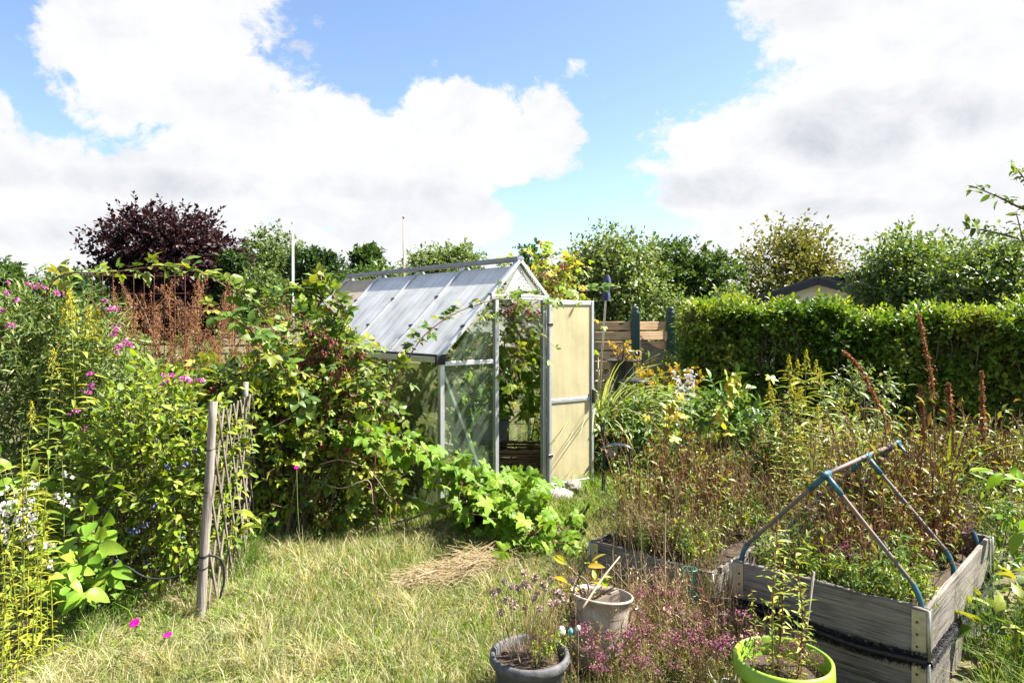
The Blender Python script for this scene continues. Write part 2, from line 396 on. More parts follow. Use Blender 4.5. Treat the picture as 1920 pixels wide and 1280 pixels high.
def plain(name, col, rough=.6, metal=0.0, var=.25, scale=30.0, bump=.0, trans=0.0, stretch=(1, 1, 1), spec=.4, alt=None, tinted=False):
    m, t, out = new_mat(name); b = t.nodes.new('ShaderNodeBsdfPrincipled')
    tcn = t.nodes.new('ShaderNodeTexCoord'); mp = t.nodes.new('ShaderNodeMapping'); mp.inputs['Scale'].default_value = stretch
    t.links.new(tcn.outputs['Object'], mp.inputs[0])
    no = t.nodes.new('ShaderNodeTexNoise'); no.inputs['Scale'].default_value = scale; no.inputs['Detail'].default_value = 7; no.inputs['Roughness'].default_value = .62
    t.links.new(mp.outputs[0], no.inputs['Vector'])
    alt = tuple(x * .8 for x in (alt or tuple(x * (1 - var) for x in col))); col = tuple(x * .8 for x in col)
    fac = no.outputs['Fac']
    mr_ = t.nodes.new('ShaderNodeMapRange'); mr_.inputs['From Min'].default_value = .3; mr_.inputs['From Max'].default_value = .7; t.links.new(fac, mr_.inputs['Value'])
    f2 = mr_.outputs[0]
    if tinted: f2 = math_n(t, 'FRACT', math_n(t, 'ADD', math_n(t, 'MULTIPLY', f2, .45), math_n(t, 'MULTIPLY', tint_fac(t), .54)))
    c = ramp(t, f2, [(0, alt), (1, col)])
    t.links.new(c, b.inputs['Base Color']); b.inputs['Roughness'].default_value = rough; b.inputs['Metallic'].default_value = metal
    b.inputs['Specular IOR Level'].default_value = spec
    if bump:
        bp = t.nodes.new('ShaderNodeBump'); bp.inputs['Strength'].default_value = bump; bp.inputs['Distance'].default_value = .01
        t.links.new(fac, bp.inputs['Height']); t.links.new(bp.outputs[0], b.inputs['Normal'])
    t.links.new(b.outputs[0], out.inputs[0]); return m
def wood_mat(name, light, dark, axis=0, rough=.8, scale=1.0):
    """weathered grain that runs along the board's own long axis"""
    m, t, out = new_mat(name); b = t.nodes.new('ShaderNodeBsdfPrincipled'); tcn = t.nodes.new('ShaderNodeTexCoord')
    oi = t.nodes.new('ShaderNodeObjectInfo'); mp = t.nodes.new('ShaderNodeMapping')
    s = [110 * scale] * 3; s[axis] = 4.0 * scale; mp.inputs['Scale'].default_value = s
    ofs = t.nodes.new('ShaderNodeVectorMath'); ofs.operation = 'ADD'; t.links.new(tcn.outputs['Object'], ofs.inputs[0])
    cmb = t.nodes.new('ShaderNodeCombineXYZ')
    for i in range(3): t.links.new(math_n(t, 'MULTIPLY', oi.outputs['Random'], 13.0 + i * 7), cmb.inputs[i])
    t.links.new(cmb.outputs[0], ofs.inputs[1]); t.links.new(ofs.outputs[0], mp.inputs[0])
    n1 = t.nodes.new('ShaderNodeTexNoise'); n1.inputs['Scale'].default_value = 1.0; n1.inputs['Detail'].default_value = 9; n1.inputs['Roughness'].default_value = .68; n1.inputs['Distortion'].default_value = .9
    t.links.new(mp.outputs[0], n1.inputs['Vector'])
    n2 = t.nodes.new('ShaderNodeTexNoise'); n2.inputs['Scale'].default_value = 3.2; n2.inputs['Detail'].default_value = 4; t.links.new(ofs.outputs[0], n2.inputs['Vector'])
    f = math_n(t, 'ADD', math_n(t, 'MULTIPLY', n1.outputs['Fac'], .78), math_n(t, 'MULTIPLY', n2.outputs['Fac'], .34))
    c = ramp(t, f, [(.38, tuple(x * .28 for x in dark)), (.47, tuple(x * .8 for x in dark)), (.60, tuple(x * .8 for x in light)), (.75, light)])
    vm = t.nodes.new('ShaderNodeMapping'); vs = [7.0, 7.0, 7.0]; vs[axis] = 2.6; vm.inputs['Scale'].default_value = vs; t.links.new(ofs.outputs[0], vm.inputs[0])
    vo = t.nodes.new('ShaderNodeTexVoronoi'); vo.inputs['Scale'].default_value = 1.0; t.links.new(vm.outputs[0], vo.inputs['Vector'])
    kr = t.nodes.new('ShaderNodeMapRange'); kr.interpolation_type = 'SMOOTHSTEP'; kr.inputs['From Min'].default_value = .06; kr.inputs['From Max'].default_value = .15; kr.inputs['To Min'].default_value = .3; t.links.new(vo.outputs['Distance'], kr.inputs['Value'])
    kn = t.nodes.new('ShaderNodeMixRGB'); kn.blend_type = 'MULTIPLY'; kn.inputs[0].default_value = 1; t.links.new(c, kn.inputs[1]); t.links.new(kr.outputs[0], kn.inputs[2]); c = kn.outputs[0]
    t.links.new(c, b.inputs['Base Color']); b.inputs['Roughness'].default_value = rough; b.inputs['Specular IOR Level'].default_value = .25
    bp = t.nodes.new('ShaderNodeBump'); bp.inputs['Strength'].default_value = .7; bp.inputs['Distance'].default_value = .006
    t.links.new(n1.outputs['Fac'], bp.inputs['Height']); t.links.new(bp.outputs[0], b.inputs['Normal']); t.links.new(b.outputs[0], out.inputs[0])
    return m
# greens and other leaf colours
M_bramble = leaf_mat('bramble_leaf', [(.06, .11, .02), (.09, .17, .028), (.13, .22, .03), (.20, .28, .04), (.30, .30, .045), (.16, .2, .03), (.07, .13, .022)], .42)
M_grape = leaf_mat('grape_leaf', [(.10, .20, .015), (.14, .26, .02), (.19, .31, .025), (.085, .17, .014), (.24, .34, .03)], .42, .3, .45)
M_blue = leaf_mat('blueberry_leaf', [(.12, .21, .02), (.19, .29, .025), (.28, .36, .035), (.36, .40, .045), (.14, .23, .02)], .45)
M_dog = leaf_mat('dogwood_leaf', [(.12, .24, .025), (.17, .31, .03), (.22, .36, .04), (.30, .40, .05)], .42, .4)
M_pea = leaf_mat('pea_leaf', [(.09, .16, .035), (.14, .22, .055), (.21, .28, .08), (.08, .14, .03), (.32, .35, .14)], .35)
M_hedge = leaf_mat('hedge_leaf', [(.055, .11, .015), (.075, .15, .018), (.10, .19, .02), (.14, .23, .025), (.19, .27, .035), (.23, .29, .04), (.25, .18, .07)], .34, .6, .36)
M_shrub = leaf_mat('shrub_leaf', [(.06, .13, .025), (.10, .19, .035), (.14, .24, .04), (.20, .28, .06)], .38)
M_apple = leaf_mat('apple_leaf', [(.07, .13, .03), (.12, .19, .045), (.17, .24, .07), (.24, .28, .11)], .38, .5, .45)
M_vineyel = leaf_mat('yellowing_leaf', [(.3, .36, .04), (.24, .36, .04), (.45, .38, .05), (.5, .32, .05)], .45)
M_orange = leaf_mat('orange_petal', [(.45, .22, .03), (.5, .32, .04), (.3, .25, .03), (.2, .26, .04)], .35, .1)
M_gold = leaf_mat('goldenrod_flower', [(.6, .44, .03), (.5, .46, .05), (.62, .5, .04), (.38, .42, .06)], .3, .1)
M_goldleaf = leaf_mat('goldenrod_leaf', [(.14, .22, .03), (.22, .29, .04), (.3, .33, .05), (.4, .36, .06)], .4)
M_yelstem = leaf_mat('yellowing_stem_leaf', [(.24, .30, .03), (.34, .34, .035), (.18, .27, .03), (.42, .36, .05)], .42)
M_pink = leaf_mat('pink_petal', [(.62, .12, .42), (.7, .2, .5), (.5, .06, .32), (.75, .38, .6)], .3, .15, tcol=(1, .8, 1))
M_magenta = leaf_mat('magenta_petal', [(.62, .01, .30), (.7, .02, .36)], .3, .1, tcol=(1, .8, 1))
M_white = leaf_mat('white_petal', [(.78, .74, .72), (.82, .8, .78), (.8, .7, .74)], .3, .1, tcol=(.8, .8, .8))
M_oreg = leaf_mat('purple_flower', [(.28, .09, .15), (.35, .15, .21), (.22, .10, .09), (.32, .23, .18)], .25, .1, tcol=(1, .7, .9))
M_dryflower = leaf_mat('dry_flower', [(.42, .33, .27), (.54, .44, .36), (.34, .26, .21)], .2, .1, tcol=(1, .9, .8))
M_dock = leaf_mat('dock_seed', [(.22, .10, .05), (.30, .15, .075), (.38, .22, .11), (.18, .07, .04)], .25, .15, tcol=(1.2, .8, .5))
M_drystem = leaf_mat('dry_stem', [(.20, .08, .04), (.30, .16, .085), (.38, .27, .15), (.16, .06, .035), (.42, .33, .2)], .1, .2, tcol=(1, .8, .5))
M_straw = leaf_mat('straw', [(.42, .32, .17), (.5, .40, .22), (.36, .26, .13), (.56, .46, .29)], .3, .25, tcol=(1, .85, .5))
M_grass = leaf_mat('grass_blade', [(.11, .21, .018), (.18, .29, .028), (.30, .33, .07), (.50, .43, .25), (.10, .17, .018), (.62, .55, .39)], .42, .3)
M_greengrass = leaf_mat('green_grass_blade', [(.09, .19, .02), (.14, .26, .025), (.2, .3, .035), (.11, .21, .02), (.34, .33, .09)], .42, .3)
M_horsetail = leaf_mat('feathery_green', [(.08, .17, .025), (.12, .23, .03), (.17, .28, .04)], .35, .2)
M_pampas = leaf_mat('pale_grass', [(.36, .40, .18), (.5, .52, .3), (.26, .34, .1), (.6, .58, .42)], .4, .3)
M_berry = plain('berry_red', (.36, .07, .06), .35, var=.5, scale=60, alt=(.06, .012, .02), tinted=True)
M_blueberry = plain('berry_blue', (.10, .12, .24), .55, var=.5, scale=50, alt=(.03, .035, .09), tinted=True)
M_cane = plain('bramble_cane', (.22, .07, .055), .5, scale=25, alt=(.12, .06, .035), tinted=True)
M_twig = plain('twig', (.20, .145, .10), .8, scale=30, alt=(.10, .07, .05), tinted=True)
M_paletwig = plain('pale_twig', (.44, .36, .26), .8, scale=30, alt=(.24, .18, .12), tinted=True)
M_greenstem = plain('green_stem', (.2, .27, .06), .6, scale=20, alt=(.12, .18, .04), tinted=True)
M_bark = plain('bark', (.11, .085, .065), .9, scale=9, bump=.8, stretch=(1, 1, .25))
M_alu = plain('aluminium', (.72, .73, .75), .38, metal=.65, var=.2, scale=7)
M_gutter = plain('aluminium_dull', (.30, .32, .36), .45, metal=.6, var=.3, scale=6)
M_rubber = plain('black_rubber', (.02, .02, .021), .6, spec=.3)
M_blackplastic = plain('black_plastic', (.03, .03, .032), .42, var=.5, scale=12, bump=.1)
M_greypot = plain('grey_pot', (.13, .13, .135), .7, var=.55, scale=22, bump=.5)
M_lime = plain('lime_plastic', (.30, .52, .03), .42, scale=16, alt=(.20, .34, .045), spec=.4)
M_enamel = plain('dirty_white_enamel', (.50, .46, .39), .5, scale=9, alt=(.26, .21, .15), bump=.1)
M_soil = plain('potting_soil', (.07, .045, .03), .95, scale=40, bump=1.0)
M_stone = plain('stone', (.46, .41, .37), .85, scale=10, alt=(.30, .26, .24), bump=.8)
M_rust = plain('rusted_wire', (.16, .055, .03), .85, var=.5, scale=60, bump=.3)
M_galv = plain('galvanised_steel', (.50, .49, .38), .42, metal=.75, var=.45, scale=25, alt=(.28, .28, .25))
M_pipe = plain('weathered_pipe', (.26, .15, .11), .5, scale=9, alt=(.06, .08, .085), stretch=(1, 1, 1))
M_bluejoint = plain('blue_plastic', (.045, .16, .22), .45, var=.5, scale=18)
M_wire = plain('green_wire', (.06, .28, .15), .4)
M_palewire = plain('pale_wire', (.62, .64, .68), .4, metal=.3)
M_white_paint = plain('white_paint', (.78, .78, .77), .5, var=.08)
M_polewood = plain('pole_varnish', (.5, .38, .28), .5)
M_darkroof = plain('roof_felt', (.035, .038, .046), .7, var=.3, scale=5)
M_roofmetal = plain('roof_sheet', (.07, .072, .08), .4, var=.2, scale=3)
M_plaster = plain('cream_plaster', (.98, 1.0, 1.05), .85, var=.08, scale=3)
M_brickwall = plain('far_brick', (.3, .19, .14), .9)
M_postgreen = plain('dark_green_paint', (.03, .075, .06), .45, var=.3)
M_navy = plain('navy_cloth', (.045, .055, .13), .8)
M_bag = plain('white_plastic_sheet', (.72, .74, .74), .4, var=.12, scale=9, bump=.5)
M_teal = plain('teal_plastic', (.08, .42, .42), .4)
M_hose = plain('blue_hose', (.02, .05, .07), .35)
M_wicker = plain('wicker', (.22, .14, .075), .7, scale=60, alt=(.10, .06, .03), tinted=True)
M_greybox = plain('grey_box', (.30, .30, .29), .6, var=.2, scale=6)
M_brush = plain('black_bristle', (.022, .022, .024), .6)
M_postwood = wood_mat('weathered_pole', (.30, .265, .225), (.13, .11, .09), axis=2)
M_slat = wood_mat('lattice_wood', (.24, .20, .16), (.11, .085, .065), axis=0)
M_bed = wood_mat('grey_board', (.24, .215, .185), (.11, .096, .08), axis=0, scale=1.0)
M_fencewood = wood_mat('larch_board', (.62, .42, .25), (.44, .27, .15), axis=0, scale=.7)

def poly_mat(name, haze, hcol, gloss=.6, rough=.22, clear=(.9, .95, .9), streak=6.0, blur=.5, ribs=160.0, tl_=.55, f0=.05, con=.5):
    """aged twin wall sheet: part clear, part milky, with fine ribs along local Y"""
    m, t, out = new_mat(name); tcn = t.nodes.new('ShaderNodeTexCoord'); mp = t.nodes.new('ShaderNodeMapping')
    mp.inputs['Scale'].default_value = (streak, .8, streak); t.links.new(tcn.outputs['Object'], mp.inputs[0])
    no = t.nodes.new('ShaderNodeTexNoise'); no.inputs['Scale'].default_value = 1.3; no.inputs['Detail'].default_value = 8; no.inputs['Roughness'].default_value = .6; t.links.new(mp.outputs[0], no.inputs[0])
    n2 = t.nodes.new('ShaderNodeTexNoise'); n2.inputs['Scale'].default_value = 3.1; n2.inputs['Detail'].default_value = 5; t.links.new(tcn.outputs['Object'], n2.inputs[0])
    v = math_n(t, 'ADD', math_n(t, 'MULTIPLY', no.outputs['Fac'], .6), math_n(t, 'MULTIPLY', n2.outputs['Fac'], .6))
    wv = t.nodes.new('ShaderNodeTexWave'); wv.bands_direction = 'X'; wv.inputs['Scale'].default_value = ribs / 6.28; wv.inputs['Distortion'].default_value = .3; t.links.new(tcn.outputs['Object'], wv.inputs[0])
    col = ramp(t, v, [(.42, tuple(x * con for x in hcol)), (.56, tuple(x * (.7 + .3 * con) for x in hcol)), (.72, hcol)])
    df = t.nodes.new('ShaderNodeBsdfDiffuse'); tl = t.nodes.new('ShaderNodeBsdfTranslucent'); t.links.new(col, df.inputs[0]); t.links.new(col, tl.inputs[0])
    ml = t.nodes.new('ShaderNodeMixShader'); ml.inputs[0].default_value = tl_; t.links.new(df.outputs[0], ml.inputs[1]); t.links.new(tl.outputs[0], ml.inputs[2])
    tp = t.nodes.new('ShaderNodeBsdfTransparent'); tp.inputs[0].default_value = (*clear, 1)
    mc = tp
    mh = t.nodes.new('ShaderNodeMixShader'); t.links.new(math_n(t, 'MULTIPLY', math_n(t, 'ADD', math_n(t, 'MULTIPLY', v, 1.1), .35), haze, clamp=True), mh.inputs[0])
    t.links.new(mc.outputs[0], mh.inputs[1]); t.links.new(ml.outputs[0], mh.inputs[2])
    bp = t.nodes.new('ShaderNodeBump'); bp.inputs['Strength'].default_value = .12; bp.inputs['Distance'].default_value = .004; t.links.new(math_n(t, 'ADD', wv.outputs['Fac'], no.outputs['Fac']), bp.inputs['Height'])
    gl = t.nodes.new('ShaderNodeBsdfGlossy'); gl.inputs['Roughness'].default_value = rough; t.links.new(bp.outputs[0], gl.inputs['Normal'])
    mg = t.nodes.new('ShaderNodeMixShader'); t.links.new(math_n(t, 'MULTIPLY', facing(t, f0), gloss, clamp=True), mg.inputs[0]); t.links.new(mh.outputs[0], mg.inputs[1]); t.links.new(gl.outputs[0], mg.inputs[2])
    t.links.new(mg.outputs[0], out.inputs[0]); return m
M_polyroof = poly_mat('roof_sheet_clear', .84, (.92, .91, .87), gloss=1.0, rough=.3, f0=.13, streak=12, con=.5, tl_=.35)
M_polybrown = poly_mat('sheet_yellowed', .95, (.68, .56, .40), gloss=.3, rough=.3, tl_=.35, con=.8)
M_polyfront = poly_mat('wall_sheet_clear', .11, (.58, .68, .52), gloss=.45, rough=.12, blur=.15)
M_polyside = poly_mat('wall_sheet_side', .16, (.5, .5, .36), gloss=.4, blur=.2, rough=.15, clear=(.75, .8, .65))
M_polydoor = poly_mat('door_sheet_yellowed', .80, (.66, .58, .36), gloss=.35, rough=.3, blur=.3, tl_=.3, con=.86)

# ================================================================ the ground
gm, gt, gout = new_mat('thatch_and_soil'); gb = gt.nodes.new('ShaderNodeBsdfPrincipled'); gtc = gt.nodes.new('ShaderNodeTexCoord')
gn1 = gt.nodes.new('ShaderNodeTexNoise'); gn1.inputs['Scale'].default_value = 1.4; gn1.inputs['Detail'].default_value = 6; gt.links.new(gtc.outputs['Object'], gn1.inputs[0])
gn2 = gt.nodes.new('ShaderNodeTexNoise'); gn2.inputs['Scale'].default_value = 60; gn2.inputs['Detail'].default_value = 8; gt.links.new(gtc.outputs['Object'], gn2.inputs[0])
gf = math_n(gt, 'ADD', math_n(gt, 'MULTIPLY', gn1.outputs['Fac'], .6), math_n(gt, 'MULTIPLY', gn2.outputs['Fac'], .45))
gt.links.new(ramp(gt, gf, [(.38, (.03, .03, .014)), (.5, (.08, .075, .03)), (.62, (.17, .135, .065)), (.75, (.24, .195, .105))]), gb.inputs[0]); gb.inputs['Roughness'].default_value = .95
gbp = gt.nodes.new('ShaderNodeBump'); gbp.inputs['Distance'].default_value = .02; gt.links.new(gn2.outputs['Fac'], gbp.inputs['Height']); gt.links.new(gbp.outputs[0], gb.inputs['Normal'])
gt.links.new(gb.outputs[0], gout.inputs[0])
def hgt(x, y):             # gentle unevenness of the lawn, flat far away
    f = np.clip(1 - np.hypot(x, y - 5) / 14, 0, 1)
    return f * (.028 * np.sin(x * 2.1 + y * 1.3) + .022 * np.sin(x * 4.3 - y * 3.1 + 1) + .012 * np.sin(x * 9.1 + 2 * y)) - .02 * f
def grid_axis(lo, hi, n, p=3.2):
    t = np.linspace(-1, 1, n); return np.where(t < 0, -np.abs(t) ** p * -lo, np.abs(t) ** p * hi)
xs = grid_axis(-500, 500, 121); ys = 5 + grid_axis(-60, 900, 121)
XX, YY = np.meshgrid(xs, ys); gmb = MB(); nx = len(xs); I, J = np.meshgrid(np.arange(len(ys) - 1), np.arange(nx - 1), indexing='ij')
gmb.add(np.stack([XX, YY, hgt(XX, YY)], -1).reshape(-1, 3), [np.stack([I * nx + J, I * nx + J + 1, (I + 1) * nx + J + 1, (I + 1) * nx + J], -1).reshape(-1, 4)])
structure('ground', gmb, gm)

# ---- lawn: blades, patches of green and of straw
def blades(mb, x, y, h, w, lean, tint, flat=0.0, curl=.6):
    n = len(x); a = rng.random(n) * 6.283; ld = np.stack([np.cos(a), np.sin(a), np.zeros(n)], -1)
    side = np.stack([-np.sin(a), np.cos(a), np.zeros(n)], -1)
    tw = rng.random(n) * 6.283; side = nrm(side * np.cos(tw)[:, None] + ld * np.sin(tw)[:, None] * .8 + np.array([0, 0, .05]))
    b = np.stack([x, y, hgt(x, y) - .004], -1); up = np.array([0, 0, 1.])
    lean = np.broadcast_to(lean, (n,))[:, None]; h = np.broadcast_to(h, (n,))[:, None]; w = np.broadcast_to(w, (n,))[:, None]
    p1 = b + up * h * .55 * (1 - lean * .35) + ld * h * lean * .35
    p2 = b + up * h * (1 - lean * curl) + ld * h * lean * 1.0
    p2[:, 2] = np.maximum(p2[:, 2], b[:, 2] + .012)
    V = np.stack([b - side * w * .5, b + side * w * .5, p1 + side * w * .42, p1 - side * w * .42, p2], 1).reshape(-1, 3)
    o = (np.arange(n) * 5)[:, None]
    mb.add(V, [np.array([[0, 1, 2, 3]]) + o, np.array([[3, 2, 4]]) + o], np.repeat(tint, 5))
def patch(x, y):
    return .5 + .28 * np.sin(x * 1.9 + 1.3 * y + .4) + .22 * np.sin(3.7 * x - 2.9 * y) + .15 * np.sin(7 * x + 5 * y + 1)
def lawn_pts(n, x0, x1, y0, y1):
    y = y0 + (y1 - y0) * rng.random(n) ** 1.25; x = x0 + (x1 - x0) * rng.random(n); return x, y
lawn = MB(); x, y = lawn_pts(96000, -2.2, 1.1, 2.55, 6.0); p = patch(x, y)
green = (y > 4.7 + .3 * np.sin(x * 3)) | (p + rng.normal(0, .13, len(x)) < .58 + .12 * np.clip(x + .9, -1, 1))
t_ = np.where(green, rng.choice([.03, .1, .2, .32, .8], len(x)) + rng.random(len(x)) * .08, rng.choice([.40, .52, .58, .97, .99, .22], len(x)) + rng.random(len(x)) * .02)
blades(lawn, x, y, np.where(green, .11, .075) * (.5 + rng.random(len(x))), .0042, np.where(green, .5, 1.0) * (.4 + rng.random(len(x))), t_)
x, y = lawn_pts(17000, -2.3, 1.1, 2.55, 5.2); k = patch(x, y) + rng.normal(0, .25, len(x)) > .3; x, y = x[k], y[k]
blades(lawn, x, y, .16 * (.5 + rng.random(len(x))), .0032, .9 + .7 * rng.random(len(x)), rng.choice([.97, .99, .57, .95], len(x)), curl=.85)
tx = rng.uniform(-2.1, .7, 70); ty = rng.uniform(2.6, 5.0, 70); x = np.repeat(tx, 110) + rng.normal(0, .05, 7700); y = np.repeat(ty, 110) + rng.normal(0, .05, 7700); tg_ = np.repeat(rng.random(70) < .5, 110)
blades(lawn, x, y, .15 * (.5 + rng.random(7700)), .0038, .25 + .55 * rng.random(7700), np.where(tg_, .15 + .15 * rng.random(7700), .93 + .06 * rng.random(7700)))
n = 260; tx = rng.uniform(-2.1, .9, n); ty = rng.uniform(2.6, 5.2, n); m_ = 60; x = np.repeat(tx, m_) + rng.normal(0, .035, n * m_); y = np.repeat(ty, m_) + rng.normal(0, .03, n * m_); kind = np.repeat(rng.random(n), m_)
blades(lawn, x, y, (.09 + .12 * kind) * (.5 + rng.random(n * m_)), .0036, .35 + .8 * rng.random(n * m_), np.where(kind < .45, .02 + .2 * rng.random(n * m_), np.where(kind < .7, .3 + .25 * rng.random(n * m_), .9 + .09 * rng.random(n * m_))))
x = rng.uniform(-2.2, -.2, 9000); y = rng.uniform(2.55, 4.3, 9000); k = patch(x + .5, y) > .45; x, y = x[k], y[k]
blades(lawn, x, y, .11 * (.5 + rng.random(len(x))), .0045, 1.1 + .5 * rng.random(len(x)), .985 + .01 * rng.random(len(x)), curl=.9)
o = lawn.build('lawn_grass', M_grass); tag(o, 'short green and straw coloured grass covering the open lawn', 'grass', kind='stuff')
far = MB(); x = rng.uniform(.2, 4.2, 30000); y = rng.uniform(5.2, 9.5, 30000); k = np.hypot(x - .42, y - 5.95) > .34; x, y = x[k], y[k]
blades(far, x, y, .24 * (.5 + rng.random(len(x))), .006, .35 + .5 * rng.random(len(x)), rng.random(len(x)))
x = rng.uniform(-4.5, 6, 9000); y = rng.uniform(3.0, 10, 9000); blades(far, x, y, .2 * (.4 + rng.random(len(x))), .007, .4 + .5 * rng.random(len(x)), rng.random(len(x)))
x = rng.uniform(1.9, 3.4, 9000); y = rng.uniform(1.9, 3.6, 9000); k = (x - 1.72) * .72 > (y - 2.70) * .69 + .07; x, y = x[k], y[k]
blades(far, x, y, .22 * (.4 + rng.random(len(x))), .004, .4 + .5 * rng.random(len(x)), rng.random(len(x)))
n = 5000; t = rng.random(n) * 3.0; o_ = np.abs(rng.normal(0, .16, n)) + .03; x = -.576 - .648 * t - .7615 * o_; y = 5.547 + .7615 * t - .648 * o_; blades(far, x, y, .24 * (.4 + rng.random(n)), .005, .3 + .5 * rng.random(n), rng.random(n) * .8)
n = 1500; t = rng.random(n) * .5; o_ = np.abs(rng.normal(0, .1, n)) + .03; x = -.576 + .7615 * t + .648 * o_; y = 5.547 + .648 * t - .7615 * o_; blades(far, x, y, .2 * (.4 + rng.random(n)), .005, .3 + .5 * rng.random(n), rng.random(n) * .8)
o = far.build('rough_grass', M_greengrass); tag(o, 'longer rough green grass between the greenhouse, beds and hedge', 'grass', kind='stuff')

wl = MB(); n = 150; cx_ = rng.uniform(-2.1, 1.0, n); cy_2 = rng.uniform(2.6, 5.4, n)
for i in range(n):
    m_ = rng.integers(4, 9); a = rng.random(m_) * 6.28; d = np.stack([np.cos(a), np.sin(a), rng.uniform(.1, .6, m_)], -1); q = np.array([[cx_[i], cy_2[i], float(hgt(cx_[i], cy_2[i])) + .02]]) + rng.normal(0, .012, (m_, 3)) * [1, 1, .4]
    scatter(wl, leaf_ovate(.5, 3, .08, .3), q, frames(d, np.array([[0, 0, 1.]]) + rng.normal(0, .2, (m_, 3))), rng.uniform(.03, .075) * rng.uniform(.7, 1.2, m_), rng.random(m_))
tag(wl.build('lawn_weeds', M_shrub), 'small broad leafed weeds scattered through the lawn', 'weeds', kind='stuff')

# ================================================================ far background
def tree(name, label, px0, px1, topy, Y, mat, size, n_sprays, nleaf, seed, low=-.12, group='trees along the skyline', inner=.5, shape='round', spray_len=None, depth=.9, tw=1.0, leaf=None):
    global rng
    keep = rng; rng = np.random.default_rng(seed)
    cx = ((px0 + px1) / 2 - CX) / F * Y; rx = (px1 - px0) / 2 / F * Y; top = EYE + (HY - topy) / F * Y
    root = thing(name, label, 'tree', (cx, Y, 0), 0, group)
    zc0 = top * low; hz = (top - zc0) / 2; lobes = [(0, 0, zc0 + hz, rx * .66, rx * .66 * depth, hz * .80)]
    for i in range(20):
        a = rng.random() * 6.28; zz = rng.uniform(-.8, .86); rad = math.sqrt(1 - zz * zz) if shape == 'round' else (1 - (zz + 1) / 2) ** .8 * .9 + .08
        s = rng.uniform(.18, .46); rad *= rng.uniform(.8, 1.22)
        lobes.append((math.cos(a) * rx * rad * .64, math.sin(a) * rx * rad * .64 * depth, zc0 + hz + zz * hz * .72, rx * s, rx * s, min(hz, rx) * s * .9))
    L = spray_len or rx * .2
    p, d = lobe_points(lobes, n_sprays, inner)
    pos, Rm, sc, ti, path = spray(p, d, L * rng.uniform(.4, 1.9, len(p)), nleaf, size, .15, two_rank=False, jit=.55)
    b = MB(); scatter(b, leaf or leaf_diamond(.62, .08), pos, Rm, sc, ti); b.build('crown', mat, root, stuff=True)
    tr = MB(); h0 = zc0 + hz
    m = 9; tt = np.linspace(0, 1, m)[:, None]; r0 = max(.05, rx * .055) * tw
    tubes(tr, np.concatenate([np.zeros((m, 2)) + np.sin(tt * 4 + seed) * r0 * .5, tt * h0 * 1.25], 1), r0, r0 * .3, 8); tr.build('trunk', M_bark, root)
    lb = MB(); pa = []
    for lo in lobes[1:]:
        s0 = np.array([0, 0, h0 * rng.uniform(.35, .9)]); e = np.array(lo[:3]); mid = (s0 + e) / 2 + np.array([0, 0, -.08 * top]) ; pa.append(curve([s0, mid, e], 7))
    tubes(lb, np.array(pa), r0 * .4, r0 * .1, 5); lb.build('limbs', M_bark, root)
    rng = keep; return root
M_copper = leaf_mat('copper_beech_leaf', [(.022, .011, .014), (.034, .015, .018), (.055, .026, .028), (.018, .009, .012)], .25, .5, .4, tcol=(1.4, .6, .5), noise=.8)
M_t1 = leaf_mat('tree_leaf_mid', [(.04, .085, .018), (.06, .115, .022), (.085, .145, .03), (.05, .10, .02)], .33, .4, noise=.8)
M_t2 = leaf_mat('tree_leaf_light', [(.09, .15, .045), (.13, .19, .055), (.17, .23, .07), (.10, .16, .05)], .38, .4, noise=.8)
M_t3 = leaf_mat('tree_leaf_olive', [(.10, .12, .03), (.15, .16, .04), (.2, .19, .06), (.08, .11, .028)], .35, .4, noise=.8)
M_t4 = leaf_mat('tree_leaf_dark', [(.028, .06, .018), (.04, .085, .022), (.06, .11, .03)], .3, .4, noise=.8)
tree('copper_beech_tree', 'large dark purple copper beech tree on the left skyline', 190, 458, 368, 46, M_copper, 0.311, 3000, 10, 1, -.42, spray_len=1.0)
tree('green_tree', 'green tree at the far left edge of the skyline', -70, 66, 470, 40, M_t1, 0.266, 1350, 9, 2)
tree('pale_green_tree', 'tall pale green tree just right of the copper beech', 432, 588, 410, 60, M_t2, 0.311, 1650, 9, 3)
tree('dark_green_tree', 'darker green tree behind the white flagpole', 536, 664, 446, 42, M_t4, 0.252, 1650, 9, 4)
tree('conical_tree', 'pointed green tree between the two flagpoles', 642, 738, 440, 44, M_t1, 0.252, 1200, 9, 5, shape='cone')
tree('broad_tree', 'broad low green tree behind the thin brown flagpole', 722, 908, 456, 52, M_t2, 0.281, 1800, 9, 6)
tree('small_conical_tree', 'small pointed tree left of the greenhouse ridge end', 908, 962, 474, 50, M_t2, 0.222, 525, 8, 7, shape='cone')
tree('plum_tree', 'dark leafed tree rising just right of the greenhouse ridge', 938, 1064, 428, 24, M_t1, 0.148, 1125, 9, 8)
tree('fruit_tree', 'loose bright fruit tree behind the left end of the fence', 1060, 1214, 420, 15, M_apple, 0.089, 1800, 10, 9, .06, spray_len=.45)
tree('domed_tree', 'dense dome shaped dark green tree behind the fence', 1190, 1384, 428, 24, M_t1, 0.148, 2850, 10, 10, -.2)
tree('olive_green_tree', 'olive yellow tree with upright twigs behind the hedge', 1374, 1578, 428, 30, M_t3, 0.192, 1950, 10, 11, -.1, spray_len=1.1)
tree('apple_tree', 'leafy apple tree beside the dark roofed house', 1600, 1800, 428, 13, M_apple, 0.085, 2250, 11, 12, -.1, spray_len=.42)
tree('apple_tree', 'leafy apple tree at the right edge behind the hedge', 1735, 1990, 436, 11.5, M_apple, 0.078, 2850, 11, 13, -.1, spray_len=.4)
tree('silver_shrub', 'round greyish green shrub left of the white flagpole', 446, 545, 492, 32, M_t2, 0.163, 675, 8, 14, .02, 'bushes below the skyline')
